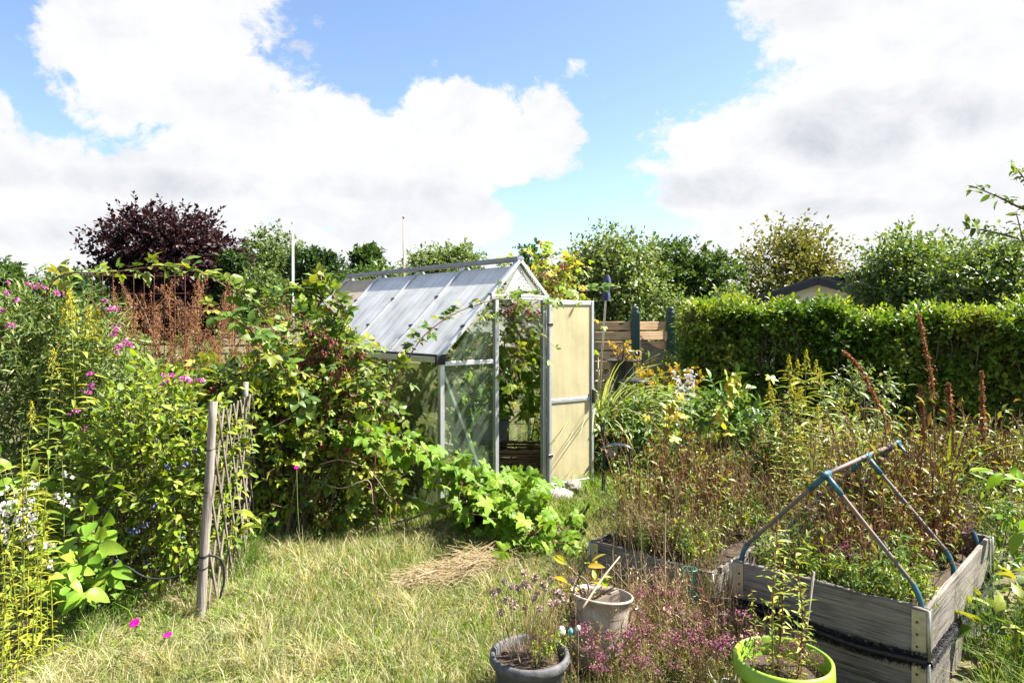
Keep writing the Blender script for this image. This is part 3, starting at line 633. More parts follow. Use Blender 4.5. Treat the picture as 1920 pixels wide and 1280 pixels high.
tree('bush', 'dark bush below the copper beech, left of the rusty mesh', 60, 210, 508, 30, M_t4, 0.178, 900, 8, 15, .02, 'bushes below the skyline')
tree('bush', 'green bush behind the roof of the greenhouse', 590, 760, 496, 26, M_t1, 0.148, 1050, 8, 16, .02, 'bushes below the skyline')
tree('bush', 'grey green bush right of the domed tree, over the hedge', 1290, 1420, 520, 13, M_apple, 0.074, 900, 9, 17, .02, 'bushes below the skyline')
tree('bush', 'green bush between the fence top and the fruit tree', 1100, 1290, 540, 15, M_apple, 0.067, 1650, 10, 18, .02, 'bushes below the skyline')
tree('bush', 'green bush between the plum tree and fruit tree', 1020, 1110, 470, 20, M_t1, .15, 600, 8, 19, .02, 'bushes below the skyline')
tree('bush', 'olive bush beside the left end of the house', 1540, 1640, 505, 34, M_t3, .2, 500, 8, 21, .02, 'bushes below the skyline')
tree('young_tree', 'young tree right of the copper beech, below the pale tree', 400, 480, 455, 44, M_t4, .25, 600, 8, 22, .02, 'bushes below the skyline')
tree('bush', 'bush behind the far end of the greenhouse ridge', 820, 960, 486, 30, M_t1, .2, 700, 8, 23, .02, 'bushes below the skyline')
wd = MB(); n = 16000; a = rng.uniform(-1.25, 1.25, n); rr = rng.uniform(70, 84, n); hh = 3.4 + 1.4 * np.sin(a * 9) + .9 * np.sin(a * 23 + 1)
pos = np.stack([np.sin(a) * rr, np.cos(a) * rr, rng.random(n) ** .7 * hh], -1)
scatter(wd, leaf_diamond(.7), pos, frames(rng.normal(size=(n, 3)) + [0, 0, .4], rng.normal(size=(n, 3)) + [0, -.3, .8]), .9 * (.6 + .8 * rng.random(n)), rng.random(n))
tag(wd.build('distant_wood', M_t4), 'low belt of far trees closing the horizon', 'wood', kind='stuff')

def flagpole(label, px, topy, Y, mat, knob):
    r = thing('flagpole', label, 'flagpole', ((px - CX) / F * Y, Y, 0), 0, 'flagpoles on the skyline'); h = EYE + (HY - topy) / F * Y
    b = MB(); tubes(b, [[[0, 0, 0], [0, 0, h * .5], [0, 0, h]]], .052, .034, 10, cap=True); b.build('pole', mat, r)
    b = MB(); scatter(b, ICO2, np.array([[0, 0, h + .05]]), np.eye(3)[None], .06, np.zeros(1)); b.build('finial', knob, r)
    b = MB(); tubes(b, [[[.06, 0, 1.2], [.07, 0, h * .6], [.05, 0, h - .1]]], .008, k=4); b.build('halyard', M_white_paint, r)
flagpole('white flagpole standing between the pale green tree and darker tree', 548.5, 420, 26, M_white_paint, M_white_paint)
flagpole('thin brownish flagpole rising behind the greenhouse ridge', 757, 410, 27, M_polewood, M_polewood)

# ---- the house behind the hedge
hY = 21.0; sx = hY / F
hr = thing('house', 'low cream house with black roof edge showing above the hedge', 'house', ((1535 - CX) * sx, hY, 0), R_(-25))
ap = EYE + (HY - 524) * sx; ev = EYE + (HY - 560) * sx; hw = 96 * sx
b = MB(); b.add([[-hw, 0, 0], [hw, 0, 0], [hw, 0, ev], [0, 0, ap - .1], [-hw, 0, ev]], [np.array([[0, 1, 2, 3, 4]])])
b.add([[hw, 0, 0], [hw, 9, 0], [hw, 9, ev], [hw, 0, ev], [-hw, 0, 0], [-hw, 9, 0], [-hw, 9, ev], [-hw, 0, ev]], [np.array([[0, 1, 2, 3], [4, 7, 6, 5]])]); b.build('wall', M_plaster, hr, smooth=False)
for s in (-1, 1):
    b = MB(); d = np.array([s * hw * 1.12, 0, ev - ap]) ; e = d / np.linalg.norm(d); ln = np.linalg.norm(d)
    n_ = np.array([-e[2] * s, 0, e[0] * s]); n_ = n_ if n_[2] > 0 else -n_
    q = [np.array([0, -.5, ap]) , np.array([0, 9.3, ap]), np.array([0, 9.3, ap]) + d, np.array([0, -.5, ap]) + d]
    V = q + [v + n_ * .09 for v in q]; b.add(V, [np.array([[0, 1, 2, 3], [4, 7, 6, 5], [0, 4, 5, 1], [1, 5, 6, 2], [2, 6, 7, 3], [3, 7, 4, 0]])])
    ro = b.build('roof', M_roofmetal, hr, smooth=False)
    b = MB(); beam(b, np.array([0, -.52, ap - .08]), np.array([0, -.52, ap - .08]) + d * 1.01, .06, .20, up=n_); b.build('bargeboard', M_darkroof, ro, smooth=False)
r2 = thing('house', 'second black roof peak just behind the cream house', 'house', ((1602 - CX) * 26 / F, 26, 0), R_(-28)); ap2 = EYE + (HY - 511) * 26 / F
b = MB(); b.add([[-2.2, 0, 0], [2.4, 0, 0], [2.4, 0, ap2 - .9], [0, 0, ap2 - .1], [-2.2, 0, ap2 - .8]], [np.array([[0, 1, 2, 3, 4]])]); b.build('wall', M_darkroof, r2, smooth=False)
for s in (-1, 1):
    b = MB(); beam(b, (0, 3, ap2), (s * 2.6, 3, ap2 - .95), 7, .14); b.build('roof', M_darkroof, r2, smooth=False)
ch = thing('antenna', 'bent thin aerial pipe above the trees at right', 'aerial', (*P(1665, 470, 19)[:2], 0))
z0 = EYE + (HY - 447) * 19 / F
b = MB(); tubes(b, [curve([(0, 0, 0), (0, 0, z0 * .6), (0, 0, z0 - .08), (-.04, 0, z0), (-.14, 0, z0 + .01)], 16)], .016, k=6); b.build('pipe', M_galv, ch)
b = MB(); tubes(b, [[(-.02, 0, z0 - .22), (.5, 0, z0 - .2), (1.0, 0, z0 - .17)]], .012, k=5)
for xx in np.linspace(.1, .9, 6): tubes(b, [[(xx, -.18, z0 - .2), (xx, 0, z0 - .2), (xx, .18, z0 - .2)]], .007, k=4)
b.build('crossbar', M_darkroof, ch)

# ================================================================ hedge
hA, hB = np.array([2.28, 8.7]), np.array([8.2, 6.9]); hd = (hB - hA); hlen = np.linalg.norm(hd); hd = hd / hlen
hg = thing('hedge', 'long clipped green leafy hedge running to the right edge', 'hedge', (*hA, 0), math.atan2(hd[1], hd[0]))
def hedge_top(x): return 1.60 - .012 * x + .06 * np.sin(x * 1.9) + .05 * np.sin(x * 5.1) + .04 * np.sin(x * 11.7 + 1)
n = 17000; face = rng.random(n); x = rng.random(n) ** .85 * hlen; z = rng.random(n) ** .85 * 1.75 + .05; yy = np.abs(rng.normal(0, .10, n)) + .09 * np.sin(x * 3 + z * 4) + .08 * np.sin(x * 7.3 - z * 6 + 1) + .05 * np.sin(x * 13 + z * 11) + .14
topm = face > .66; z = np.where(topm, hedge_top(x) - np.abs(rng.normal(0, .05, n)), z); yy = np.where(topm, rng.random(n) * .8, yy)
d = np.where(topm[:, None], np.array([0, -.1, 1.]), np.array([0, -1, .35])) + rng.normal(0, .5, (n, 3))
bk_ = rng.random(n) < .22; yy = np.where(bk_ & ~topm, rng.uniform(.35, .8, n), yy)
e = int(n * .05); x[:e] = np.abs(rng.normal(0, .06, e)); yy[:e] = rng.random(e) * .8; z[:e] = rng.random(e) * 1.75; d[:e] = np.array([-1, 0, .3]) + rng.normal(0, .5, (e, 3))
gap = np.sin(x * 5.3 + z * 3.1) + np.sin(x * 2.7 - z * 7.7 + 2) + np.sin(x * 11 + z * 9 + 1) * .8; k = (z < hedge_top(x) + .02) & ((gap < 1.25) | topm | (rng.random(n) < .25)); p = np.stack([x, yy, z], -1)[k]; d = d[k]
pos, Rm, sc, ti, path = spray(p, d, rng.uniform(.07, .26, len(p)), 6, .066, .12, two_rank=False)
ti = (.42 + .16 * np.sin(pos[:, 0] * 2.3 + 1) + .14 * np.sin(pos[:, 0] * 6.1 + pos[:, 2] * 5) + .12 * np.sin(pos[:, 0] * 3.7 - pos[:, 2] * 8 + 2) + rng.normal(0, .13, len(pos))).clip(0, .999)
b = MB(); scatter(b, leaf_ovate(.62, 2, .08, .12), pos, Rm, sc, ti); b.build('leaves', M_hedge, hg, stuff=True)
n = 520; x = rng.random(n) * hlen; p = np.stack([x, rng.random(n) * .6 + .1, hedge_top(x) - .03], -1); d = np.array([0, 0, 1.]) + rng.normal(0, .3, (n, 3))
pos, Rm, sc, ti, path = spray(p, d, rng.uniform(.1, .34, n), 9, .055, .05, two_rank=False); b = MB(); scatter(b, leaf_ovate(.6, 2, .08, .12), pos, Rm, sc, ti); b.build('top_shoots', M_blue, hg, stuff=True)
b = MB(); n = 14000; x = rng.random(n) * hlen; q = np.stack([x, rng.uniform(.3, .7, n), rng.random(n) * (hedge_top(x) - .08)], -1); scatter(b, leaf_diamond(.7, .1), q, frames(rng.normal(size=(n, 3)), rng.normal(0, .6, (n, 3)) + [0, -.8, .5]), .095 * rng.uniform(.6, 1.2, n), rng.random(n)); b.build('inner_leaves', M_hedge, hg, stuff=True)
b = MB(); n = 240; x = rng.random(n) * hlen; y0 = rng.uniform(.12, .6, n)
pa = np.stack([np.stack([x + rng.normal(0, .03, n) * i, y0 + rng.normal(0, .04, n) * i * .6, np.full(n, i * .42)], -1) for i in range(5)], 1); tubes(b, pa, .012, .004, 4); m_ = 420; x = rng.random(m_) * hlen; z = rng.random(m_) * 1.5; p_ = np.stack([x, rng.uniform(.12, .3, m_), z], -1); tubes(b, np.stack([p_, p_ + np.stack([rng.normal(0, .08, m_), -rng.random(m_) * .12, rng.uniform(.02, .16, m_)], -1), p_ + np.stack([rng.normal(0, .15, m_), -rng.random(m_) * .2, rng.uniform(.1, .3, m_)], -1)], 1), .004, .0015, 4); b.build('stems', M_twig, hg, stuff=True)

# ================================================================ fence behind the greenhouse
FY = 10.5
fr_ = thing('board_fence', 'low larch board fence with dark green posts by the hedge', 'fence', (*P(1107, 600, FY)[:2], 0), R_(-3))
fx = [0, (1190 - 1107) * FY / F, (1262 - 1107) * FY / F]; pz = EYE + (HY - 575) * FY / F
for x in fx:
    yo = .32 if x == fx[2] else 0.0; po = MB(); box(po, (x - .065, yo - .09, 0), (x + .065, yo + .03, pz - .09), 0, .008); o = po.build('post', M_postgreen, fr_, smooth=False)
    cp = MB(); lathe(cp, [(.0, pz - .092), (.062, pz - .091), (.062, pz - .075), (.045, pz - .06), (.055, pz - .04), (.055, pz - .012), (.04, pz), (0, pz + .004)], 12, (x, yo - .03, 0)); cp.build('post_cap', M_postgreen, o)
for s in range(2):
    xa, xb = fx[s] + .066, fx[s + 1] - .066; ang = 0 if s == 0 else R_(28)
    for i in range(9):
        z = .28 + i * .152; b = MB(); box(b, (0, -.012, -.064), ((xb - xa) / math.cos(ang) + .02 * s, .012, .064), 0, .004); o = b.build('board', M_fencewood, fr_, smooth=False); o.location = (xa, (-.03 if i % 2 else .012) + .03 * s, z); o.rotation_euler = (0, 0, ang)
b = MB(); m = 14; tt = np.linspace(0, 1, m); xx = fx[1] + .08 + tt * .56; zt = EYE + (HY - 632) * FY / F - (tt ** .75) * .29; 
V = np.concatenate([np.stack([xx, np.full(m, -.2), zt], -1), np.stack([xx, np.full(m, -.2), np.full(m, .5)], -1), np.stack([xx, np.full(m, -.14), zt], -1), np.stack([xx, np.full(m, -.14), np.full(m, .5)], -1)])
i = np.arange(m - 1); b.add(V, [np.stack([i, i + 1, m + i + 1, m + i], -1)[:, ::-1], np.stack([2 * m + i, 2 * m + i + 1, 3 * m + i + 1, 3 * m + i], -1), np.stack([i, i + 1, 2 * m + i + 1, 2 * m + i], -1)]); b.build('curved_board', M_slat, fr_, smooth=False)
# ================================================================ greenhouse
GC = np.array([-.576, 5.547]); GYAW = R_(40.4); GW, GL, GE, GR = 1.686, 3.24, 1.27, 2.12; T3 = GW / 3; BAY = GL / 4
gh = thing('greenhouse', 'small aluminium greenhouse with cloudy plastic panels and open door', 'greenhouse', (*GC, 0), GYAW)
def gl2w(x, y, z=0.0):
    c, s = math.cos(GYAW), math.sin(GYAW); return np.array([GC[0] + c * x - s * y, GC[1] + s * x + c * y, z])
def bar(name, a, bb, w=.034, h=.03, up=(0, 0, 1), mat=None, parent=gh):
    b = MB(); beam(b, a, bb, w, h, up, 0, .003); o = b.build(name, mat or M_alu, parent, smooth=False)
    return o
def panel(name, pts, mat, th=.007, parent=gh):
    """flat sheet from its corner points, local Y along the ribs"""
    pts = np.array(pts, float); o3 = pts[0]; yv = nrm(pts[-1] - pts[0]); nv = nrm(np.cross(pts[1] - pts[0], yv)); xv = np.cross(yv, nv)
    M = np.stack([xv, yv, nv], -1); q = (pts - o3) @ M; k = len(q)
    V = np.concatenate([q - [0, 0, th / 2], q + [0, 0, th / 2]]); b = MB()
    b.add(V, [np.arange(k)[::-1][None], np.arange(k, 2 * k)[None], np.array([[i, (i + 1) % k, (i + 1) % k + k, i + k] for i in range(k)])])
    o = b.build(name, mat, parent, smooth=False); M4 = np.eye(4); M4[:3, :3] = M; M4[:3, 3] = o3; o.matrix_basis = Matrix(M4.tolist()); return o
rise = (GR - GE) / (GW / 2)
for (x, y) in ((0, 0), (GW, 0), (0, GL), (GW, GL)): bar('corner_post', (x, y, 0), (x, y, GE - .02), .042, .042, up=(1, 0, 0))
for i in (1, 2, 3):
    for x in (0, GW): bar('wall_post', (x, i * BAY, .03), (x, i * BAY, GE - .03), .03, .03, up=(1, 0, 0))
for x in (T3, 2 * T3): bar('door_post', (x, -.012, 0), (x, -.012, GE + rise * min(x, GW - x) - .04), .042, .04, up=(1, 0, 0))
for x in (0, GW):
    bar('base_rail', (x, .03, .04), (x, GL - .03, .04), .045, .06)
    g = bar('gutter', (x - (.025 if x == 0 else -.025), -.01, GE), (x - (.025 if x == 0 else -.025), GL, GE), .075, .05, mat=M_alu)
    bar('seal', (x - (.03 if x == 0 else -.03), -.008, GE + .034), (x - (.03 if x == 0 else -.03), GL - .003, GE + .034), .05, .016, mat=M_rubber, parent=g)
    bar('end_cap', (x - (.025 if x == 0 else -.025), -.035, GE + .002), (x - (.025 if x == 0 else -.025), -.0105, GE + .002), .09, .085, mat=M_rubber, parent=g)
bar('base_rail', (.03, 0, .04), (T3, 0, .04), .045, .06); bar('base_rail', (2 * T3, 0, .04), (GW - .03, 0, .04), .045, .06); bar('base_rail', (.03, GL, .04), (GW - .03, GL, .04), .045, .06)
rb = bar('ridge_bar', (GW / 2, -.02, GR + .012), (GW / 2, GL + .02, GR + .012), .08, .034, mat=M_gutter)
bar('ridge_cap', (GW / 2, -.021, GR + .034), (GW / 2, GL + .021, GR + .034), .05, .009, mat=M_gutter, parent=rb)
for i in range(5):
    y = i * BAY
    for s in (0, 1):
        x0 = 0 if s == 0 else GW; nx_ = np.array([-(GR - GE), 0, GW / 2]) if s == 0 else np.array([GR - GE, 0, GW / 2])
        off = nrm(nx_) * .012; end = i in (0, 4)
        bar('rafter', np.array([x0, y, GE + .02]) + off, np.array([GW / 2, y, GR - .012]) + off, .046 if end else .026, .034 if end else .026, up=nx_)
        if i < 4:
            g_ = .014; a = np.array([x0, y + g_, GE + .03]); c = np.array([GW / 2 - (.035 if s == 0 else -.035), y + g_, GR - .05])
            pts = [a, a + [0, BAY - 2 * g_, 0], c + [0, BAY - 2 * g_, 0], c] if s == 1 else [a + [0, BAY - 2 * g_, 0], a, c, c + [0, BAY - 2 * g_, 0]]
            panel('roof_panel', pts, M_polybrown if (i == 3 and s == 0) else M_polyroof)
        if i < 4 :
            a = np.array([x0, y + .016, .075]); hgt_ = GE - .12
            pts = [a + [0, BAY - .032, 0], a, a + [0, 0, hgt_], a + [0, BAY - .032, hgt_]] if s == 0 else [a, a + [0, BAY - .032, 0], a + [0, BAY - .032, hgt_], a + [0, 0, hgt_]]
            panel('side_panel', pts, M_polyside)
        # little glazing clips on the bars
        if i in (0, 1, 2, 3) and s == 0:
            for f in (.28, .62):
                q = np.array([0, y, GE + .03]) * (1 - f) + np.array([GW / 2, y, GR - .03]) * f + nrm(nx_) * .03
                bar('clip', q - [0, .025, 0], q + [0, .025, 0], .028, .01, up=nx_, mat=M_blackplastic)
for yy in (0, GL):
    bar('gable_rail', (.022, yy - .004, GE - .035), (T3 - .022, yy - .004, GE - .035), .03, .036); bar('gable_rail', (2 * T3 + .022, yy - .004, GE - .035), (GW - .022, yy - .004, GE - .035), .03, .036)
bar('gable_rail', (T3, GL - .004, GE - .035), (2 * T3, GL - .004, GE - .035), .03, .036)
DH = 1.77
bar('door_header', (T3 - .06, -.016, DH + .02), (2 * T3 + .06, -.016, DH + .02), .036, .04)
def gz(x): return GE + rise * min(x, GW - x)
for (x0, x1) in ((.022, T3 - .022), (2 * T3 + .022, GW - .022)):
    panel('gable_panel', [(x0, .004, .075), (x1, .004, .075), (x1, .004, GE - .055), (x0, .004, GE - .055)], M_polyfront)
panel('gable_panel', [(.06, .004, GE - .015), (T3 - .022, .004, GE - .015), (T3 - .022, .004, gz(T3 - .022) - .03)][::1], M_polyfront)
panel('gable_panel', [(GW - .06, .004, GE - .015), (2 * T3 + .022, .004, gz(T3 - .022) - .03), (2 * T3 + .022, .004, GE - .015)], M_polyfront)
panel('gable_panel', [(T3 + .1, .004, DH + .045), (2 * T3 - .1, .004, DH + .045), (GW / 2, .004, GR - .04)], M_polyroof)
panel('gable_panel', [(.022, GL, .075), (GW - .022, GL, .075), (GW - .022, GL, GE - .055), (.022, GL, GE - .055)], M_polyside)
panel('gable_panel', [(.06, GL, GE - .01), (GW - .06, GL, GE - .01), (GW / 2, GL, GR - .05)], M_polyroof)
bar('brace', (.03, .022, GE - .09), (T3 - .05, .022, .10), .028, .008, up=(0, 1, 0)); bar('brace', (GW - .03, .022, GE - .09), (2 * T3 + .05, .022, .10), .028, .008, up=(0, 1, 0))
for x in (.03, GW - .03): bar('brace', (x, .05, GE - .09), (x, 2 * BAY, .12), .028, .008, up=(1, 0, 0))
# the door, swung right round in front of the right third of the gable
dr = bpy.data.objects.new('door', None); COL.objects.link(dr); dr.parent = gh; dr.location = (2 * T3 + .035, -.055, 0); dr.rotation_euler = (0, 0, R_(-6)); dr['label'] = 'open greenhouse door with yellowed panels'
dw = T3 - .05
bar('stile', (0, 0, .05), (0, 0, DH), .04, .03, up=(1, 0, 0), parent=dr); bar('stile', (dw, 0, .05), (dw, 0, DH), .034, .03, up=(1, 0, 0), parent=dr)
for z, h_ in ((.07, .04), (.845, .036), (DH - .018, .04)): bar('rail', (.0205, 0, z), (dw - .0175, 0, z), .026, h_, parent=dr)
panel('door_panel', [(.02, 0, .09), (dw - .017, 0, .09), (dw - .017, 0, .825), (.02, 0, .825)], M_polydoor, parent=dr); panel('door_panel', [(.02, 0, .865), (dw - .017, 0, .865), (dw - .017, 0, DH - .04), (.02, 0, DH - .04)], M_polydoor, parent=dr)
bar('handle', (dw, -.03, .80), (dw, -.03, .93), .028, .03, up=(1, 0, 0), mat=M_blackplastic, parent=dr)
for z in (.35, 1.55): bar('hinge', (-.03, -.02, z), (.025, -.02, z), .014, .03, mat=M_blackplastic, parent=dr)
b = MB()
for i in range(22):
    f = i / 21; c = np.array([GW / 2 + .04 + f * .3, -.03, GR - .07 - f * .36 + .02 * math.sin(f * 3)]); a = np.arange(9) / 8 * 6.283
    ring = np.stack([c[0] + .012 * np.cos(a) * (1 if i % 2 else .3), c[1] + .012 * np.cos(a) * (.3 if i % 2 else 1), c[2] + .012 * np.sin(a)], -1); tubes(b, ring, .0022, k=4)
b.build('chain', M_galv, gh)

# -------- inside: basket, box, vine
bk = thing('wicker_basket', 'brown wicker basket standing inside the greenhouse doorway', 'basket', gl2w(1.2, .5), GYAW + R_(-42)); bm_ = MB()
for k in range(11):
    z = .05 + k * .026; a = np.arange(65) / 64 * 6.283; sq = lambda c: np.sign(c) * np.abs(c) ** .4
    r1, r2 = .30 + k * .006, .20 + k * .005; ph = np.cos(a * 16 + (k % 2) * math.pi) * .011
    tubes(bm_, np.stack([(r1 + ph) * sq(np.cos(a)), (r2 + ph) * sq(np.sin(a)), np.full(65, z)], -1), .012, k=4)
bm_.build('weave', M_wicker, bk); bm_ = MB(); a = np.arange(32) / 32 * 6.283
tubes(bm_, np.stack([np.stack([(.30 + i * .033) * sq(np.cos(a)), (.20 + i * .027) * sq(np.sin(a)), np.full(32, .03 + i * .15)], -1) for i in range(3)], 1), .008, k=4); bm_.build('stakes', M_wicker, bk)
bm_ = MB(); a = np.arange(65) / 64 * 6.283; tubes(bm_, np.stack([.37 * sq(np.cos(a)), .26 * sq(np.sin(a)), np.full(65, .345)], -1), .018, k=6); bm_.build('rim', M_wicker, bk)
bm_ = MB(); box(bm_, (-.27, -.18, .02), (.27, .18, .05)); bm_.build('bottom', M_wicker, bk)
gx = thing('storage_box', 'grey lidded storage box behind the wicker basket in greenhouse', 'box', gl2w(1.3, 1.15), GYAW + R_(-40))
b = MB(); box(b, (-.3, -.2, .30), (.3, .2, .56), 0, .02); b.build('body', M_greybox, gx, smooth=False); b = MB(); box(b, (-.32, -.22, .562), (.32, .22, .60), 0, .012); b.build('lid', M_greybox, gx, smooth=False)
b = MB(); box(b, (-.28, -.17, 0), (.28, .17, .298)); b.build('stand', M_darkroof, gx, smooth=False)
GRAPE = [leaf_grape(i) for i in range(6)]
gi = thing('indoor_grape_vine', 'grape vine filling the inside of the greenhouse', 'vine', gl2w(.9, 1.9), GYAW)
pa = []; LP, LR, LS, LT = [], [], [], []
for i in range(24):
    s = np.array([rng.uniform(-.7, -.4), rng.uniform(-.4, 1.0), 0]); e = np.array([rng.uniform(-.75, .66), rng.uniform(-1.55, .8), rng.uniform(.5, 1.45)]); pa.append(curve([s, (s + e) / 2 + [0, 0, .35], e], 14))
pa = np.array(pa); b = MB(); tubes(b, pa, .009, .003, 5); b.build('canes', M_twig, gi)
i = rng.integers(0, 24, 260); j = rng.integers(4, 14, 260); pos = pa[i, j] + rng.normal(0, .10, (260, 3))
q1 = np.stack([rng.uniform(-.05, .74, 300), rng.uniform(-1.62, -.3, 300), rng.uniform(.66, 1.5, 300)], -1); q2 = np.stack([rng.uniform(-.82, -.38, 90), rng.uniform(-1.8, -1.35, 90), rng.uniform(.1, 1.25, 90)], -1); pos = np.concatenate([pos, q1, q2])
pos[:, 1] = pos[:, 1].clip(-1.78, 1.1); pos[:, 0] = pos[:, 0].clip(-.8, .74); k = ~((pos[:, 0] > -.15) & (pos[:, 1] < -.35) & (pos[:, 2] < .62)); pos = pos[k]; n = len(pos)
Rm = frames(rng.normal(0, .5, (n, 3)) + [.1, -.3, -.7], rng.normal(0, .35, (n, 3)) + [.45, -.75, .4]); emit(gi, GRAPE, pos, Rm, .18 * rng.uniform(.6, 1.2, n), rng.random(n), M_grape, 200)

# ================================================================ grape vine in the black bucket
bc = G(882, 992); bu = thing('bucket', 'black plastic bucket at the greenhouse corner under the grape vine', 'bucket', (*bc[:2], 0))
b = MB(); lathe(b, [(.0, .006), (.115, .006), (.118, .0), (.15, .27), (.165, .272), (.166, .285), (.145, .286), (.142, .22)], 32); b.build('body', M_blackplastic, bu)
b = MB(); lathe(b, [(.0, .222), (.08, .23), (.1415, .221)], 24); b.build('soil', M_soil, bu)
b = MB(); a = np.linspace(0, math.pi, 18); tubes(b, np.stack([.168 * np.cos(a), -.03 - .12 * np.sin(a), .27 - .03 * np.sin(a)], -1), .004, k=5); b.build('handle', M_galv, bu)
gv = thing('grape_vine', 'bright green grape vine sprawling from the black bucket over the grass', 'vine', (*bc[:2], 0))
o3 = np.array([*bc[:2], 0])
def rel(px, py, Y): return P(px, py, Y) - o3
canes = [curve([(0, 0, .22), rel(850, 880, 5.15), rel(800, 845, 5.05), rel(720, 815, 5.0), rel(636, 800, 4.95)], 30), curve([(0, 0, .22), rel(900, 918, 5.1), rel(960, 930, 4.95), rel(1030, 975, 4.85), rel(1085, 1015, 4.75)], 30),
         curve([(0, 0, .22), rel(930, 925, 5.0), rel(985, 975, 4.75), rel(1010, 1035, 4.55)], 30), curve([(0, 0, .22), rel(915, 905, 5.25), rel(965, 900, 5.3), rel(1010, 912, 5.3)], 30), curve([(0, 0, .22), rel(945, 930, 4.95), rel(940, 990, 4.8)], 30),
         curve([(0, 0, .22), rel(860, 900, 5.1), rel(840, 860, 5.1)], 30)]
canes = np.array(canes); b = MB(); tubes(b, canes, .006, .0025, 5); b.build('canes', M_cane, gv)
pos, dd, sz = [], [], []
for ci, nl, spread in ((0, 60, .075), (1, 95, .12), (2, 85, .13), (3, 55, .09), (4, 55, .12), (5, 22, .08)):
    t = rng.random(nl) ** .8 * 27 + 2; q = canes[ci][t.astype(int)] + rng.normal(0, spread, (nl, 3)) * [1.15, 1.15, .55]; q[:, 2] = np.maximum(q[:, 2], .05) ; pos.append(q)
pos = np.concatenate(pos); n = len(pos)
Rm = frames(rng.normal(0, .6, (n, 3)) + [-.1, -.45, -.45], rng.normal(0, .28, (n, 3)) + [.45, -.5, .75]); emit(gv, GRAPE, pos, Rm, .155 * rng.uniform(.55, 1.2, n), rng.random(n), M_grape, 300)
b = MB(); pt = pos + rng.normal(0, .03, pos.shape) - [0, 0, .05]; ci = canes.reshape(-1, 3); near = ci[np.argmin(((pos[:, None] - ci[None, ::3]) ** 2).sum(-1), 1) * 3]; tubes(b, np.stack([near, (near + pos) / 2 + [0, 0, .015], pos], 1), .0022, k=3); b.build('leaf_stalks', M_cane, gv, stuff=True)
b = MB()
for k in range(26): scatter(b, ICO1, rel(846, 920 + k * 1.2, 5.1)[None] + rng.normal(0, .012, (1, 3)), np.eye(3)[None], .007, np.zeros(1))
b.build('unripe_grapes', M_blue, gv, stuff=True)
b = MB(); s0 = G(702, 990); tubes(b, curve([s0 + [0, 0, .02] - s0, P(760, 975, 5.22) - s0, P(815, 955, 5.12) - s0, P(875, 940, 5.0) - s0], 20), .008, .011, 6, cap=True); o = b.build('stick', M_paletwig); o.location = s0; tag(o, 'long pale bare stick leaning on the black bucket', 'stick')
for nm, (px, py), s, r, lab in (('stone', (1040, 938), (.17, .11, .08), .3, 'flat pale stone beside the vine near the door'), ('stone', (1076, 920), (.12, .08, .07), 1.1, 'rounded pinkish stone just behind the flat stone')):
    V = ICO3[0] * (1 + .10 * np.sin(ICO3[0] @ np.array([3.1, 2.2, 4.0]) * 2 + r)[:, None] + .05 * np.sin(ICO3[0] @ np.array([9, -7, 5.]) + r)[:, None]) * np.array(s); b = MB(); b.add(V, ICO3[1]); o = b.build(nm, M_stone); o.location = (*G(px, py)[:2], s[2] * .55); tag(o, lab, 'stone', 'stones by the greenhouse door'); o.rotation_euler = (.1, .05, r)

# ================================================================ brambles
TRI = [leaf_compound(3, .66, .1, i) for i in range(4)] + [leaf_compound(5, .6, .1, 9)]
def berry_mesh(n=11, seed=0):
    r = np.random.default_rng(seed); b = MB(); c = r.normal(0, .021, (n, 3)); c[:, 2] -= .01
    for q in c:
        k = 6; o = nrm(r.normal(size=(k, 3))) * .0045; scatter(b, ICO1, q + o, np.repeat(np.eye(3)[None], k, 0), .0058, np.full(k, r.random()))
        tubes(b, np.stack([np.array([0, 0, .04]), (q + [0, 0, .04]) / 2, q], 0), .0012, k=3)
    me = b.mesh('berry_cluster'); me.materials.append(M_berry); return me
BERRY = [berry_mesh(11, s) for s in range(4)]
def berries(parent, pts):
    for q in pts:
        o = link('berry_cluster', BERRY[rng.integers(0, 4)], None, parent); o.location = q; o.rotation_euler = (rng.normal(0, .4), rng.normal(0, .4), rng.random() * 6.3); s = rng.uniform(.8, 1.3); o.scale = (s, s, s)
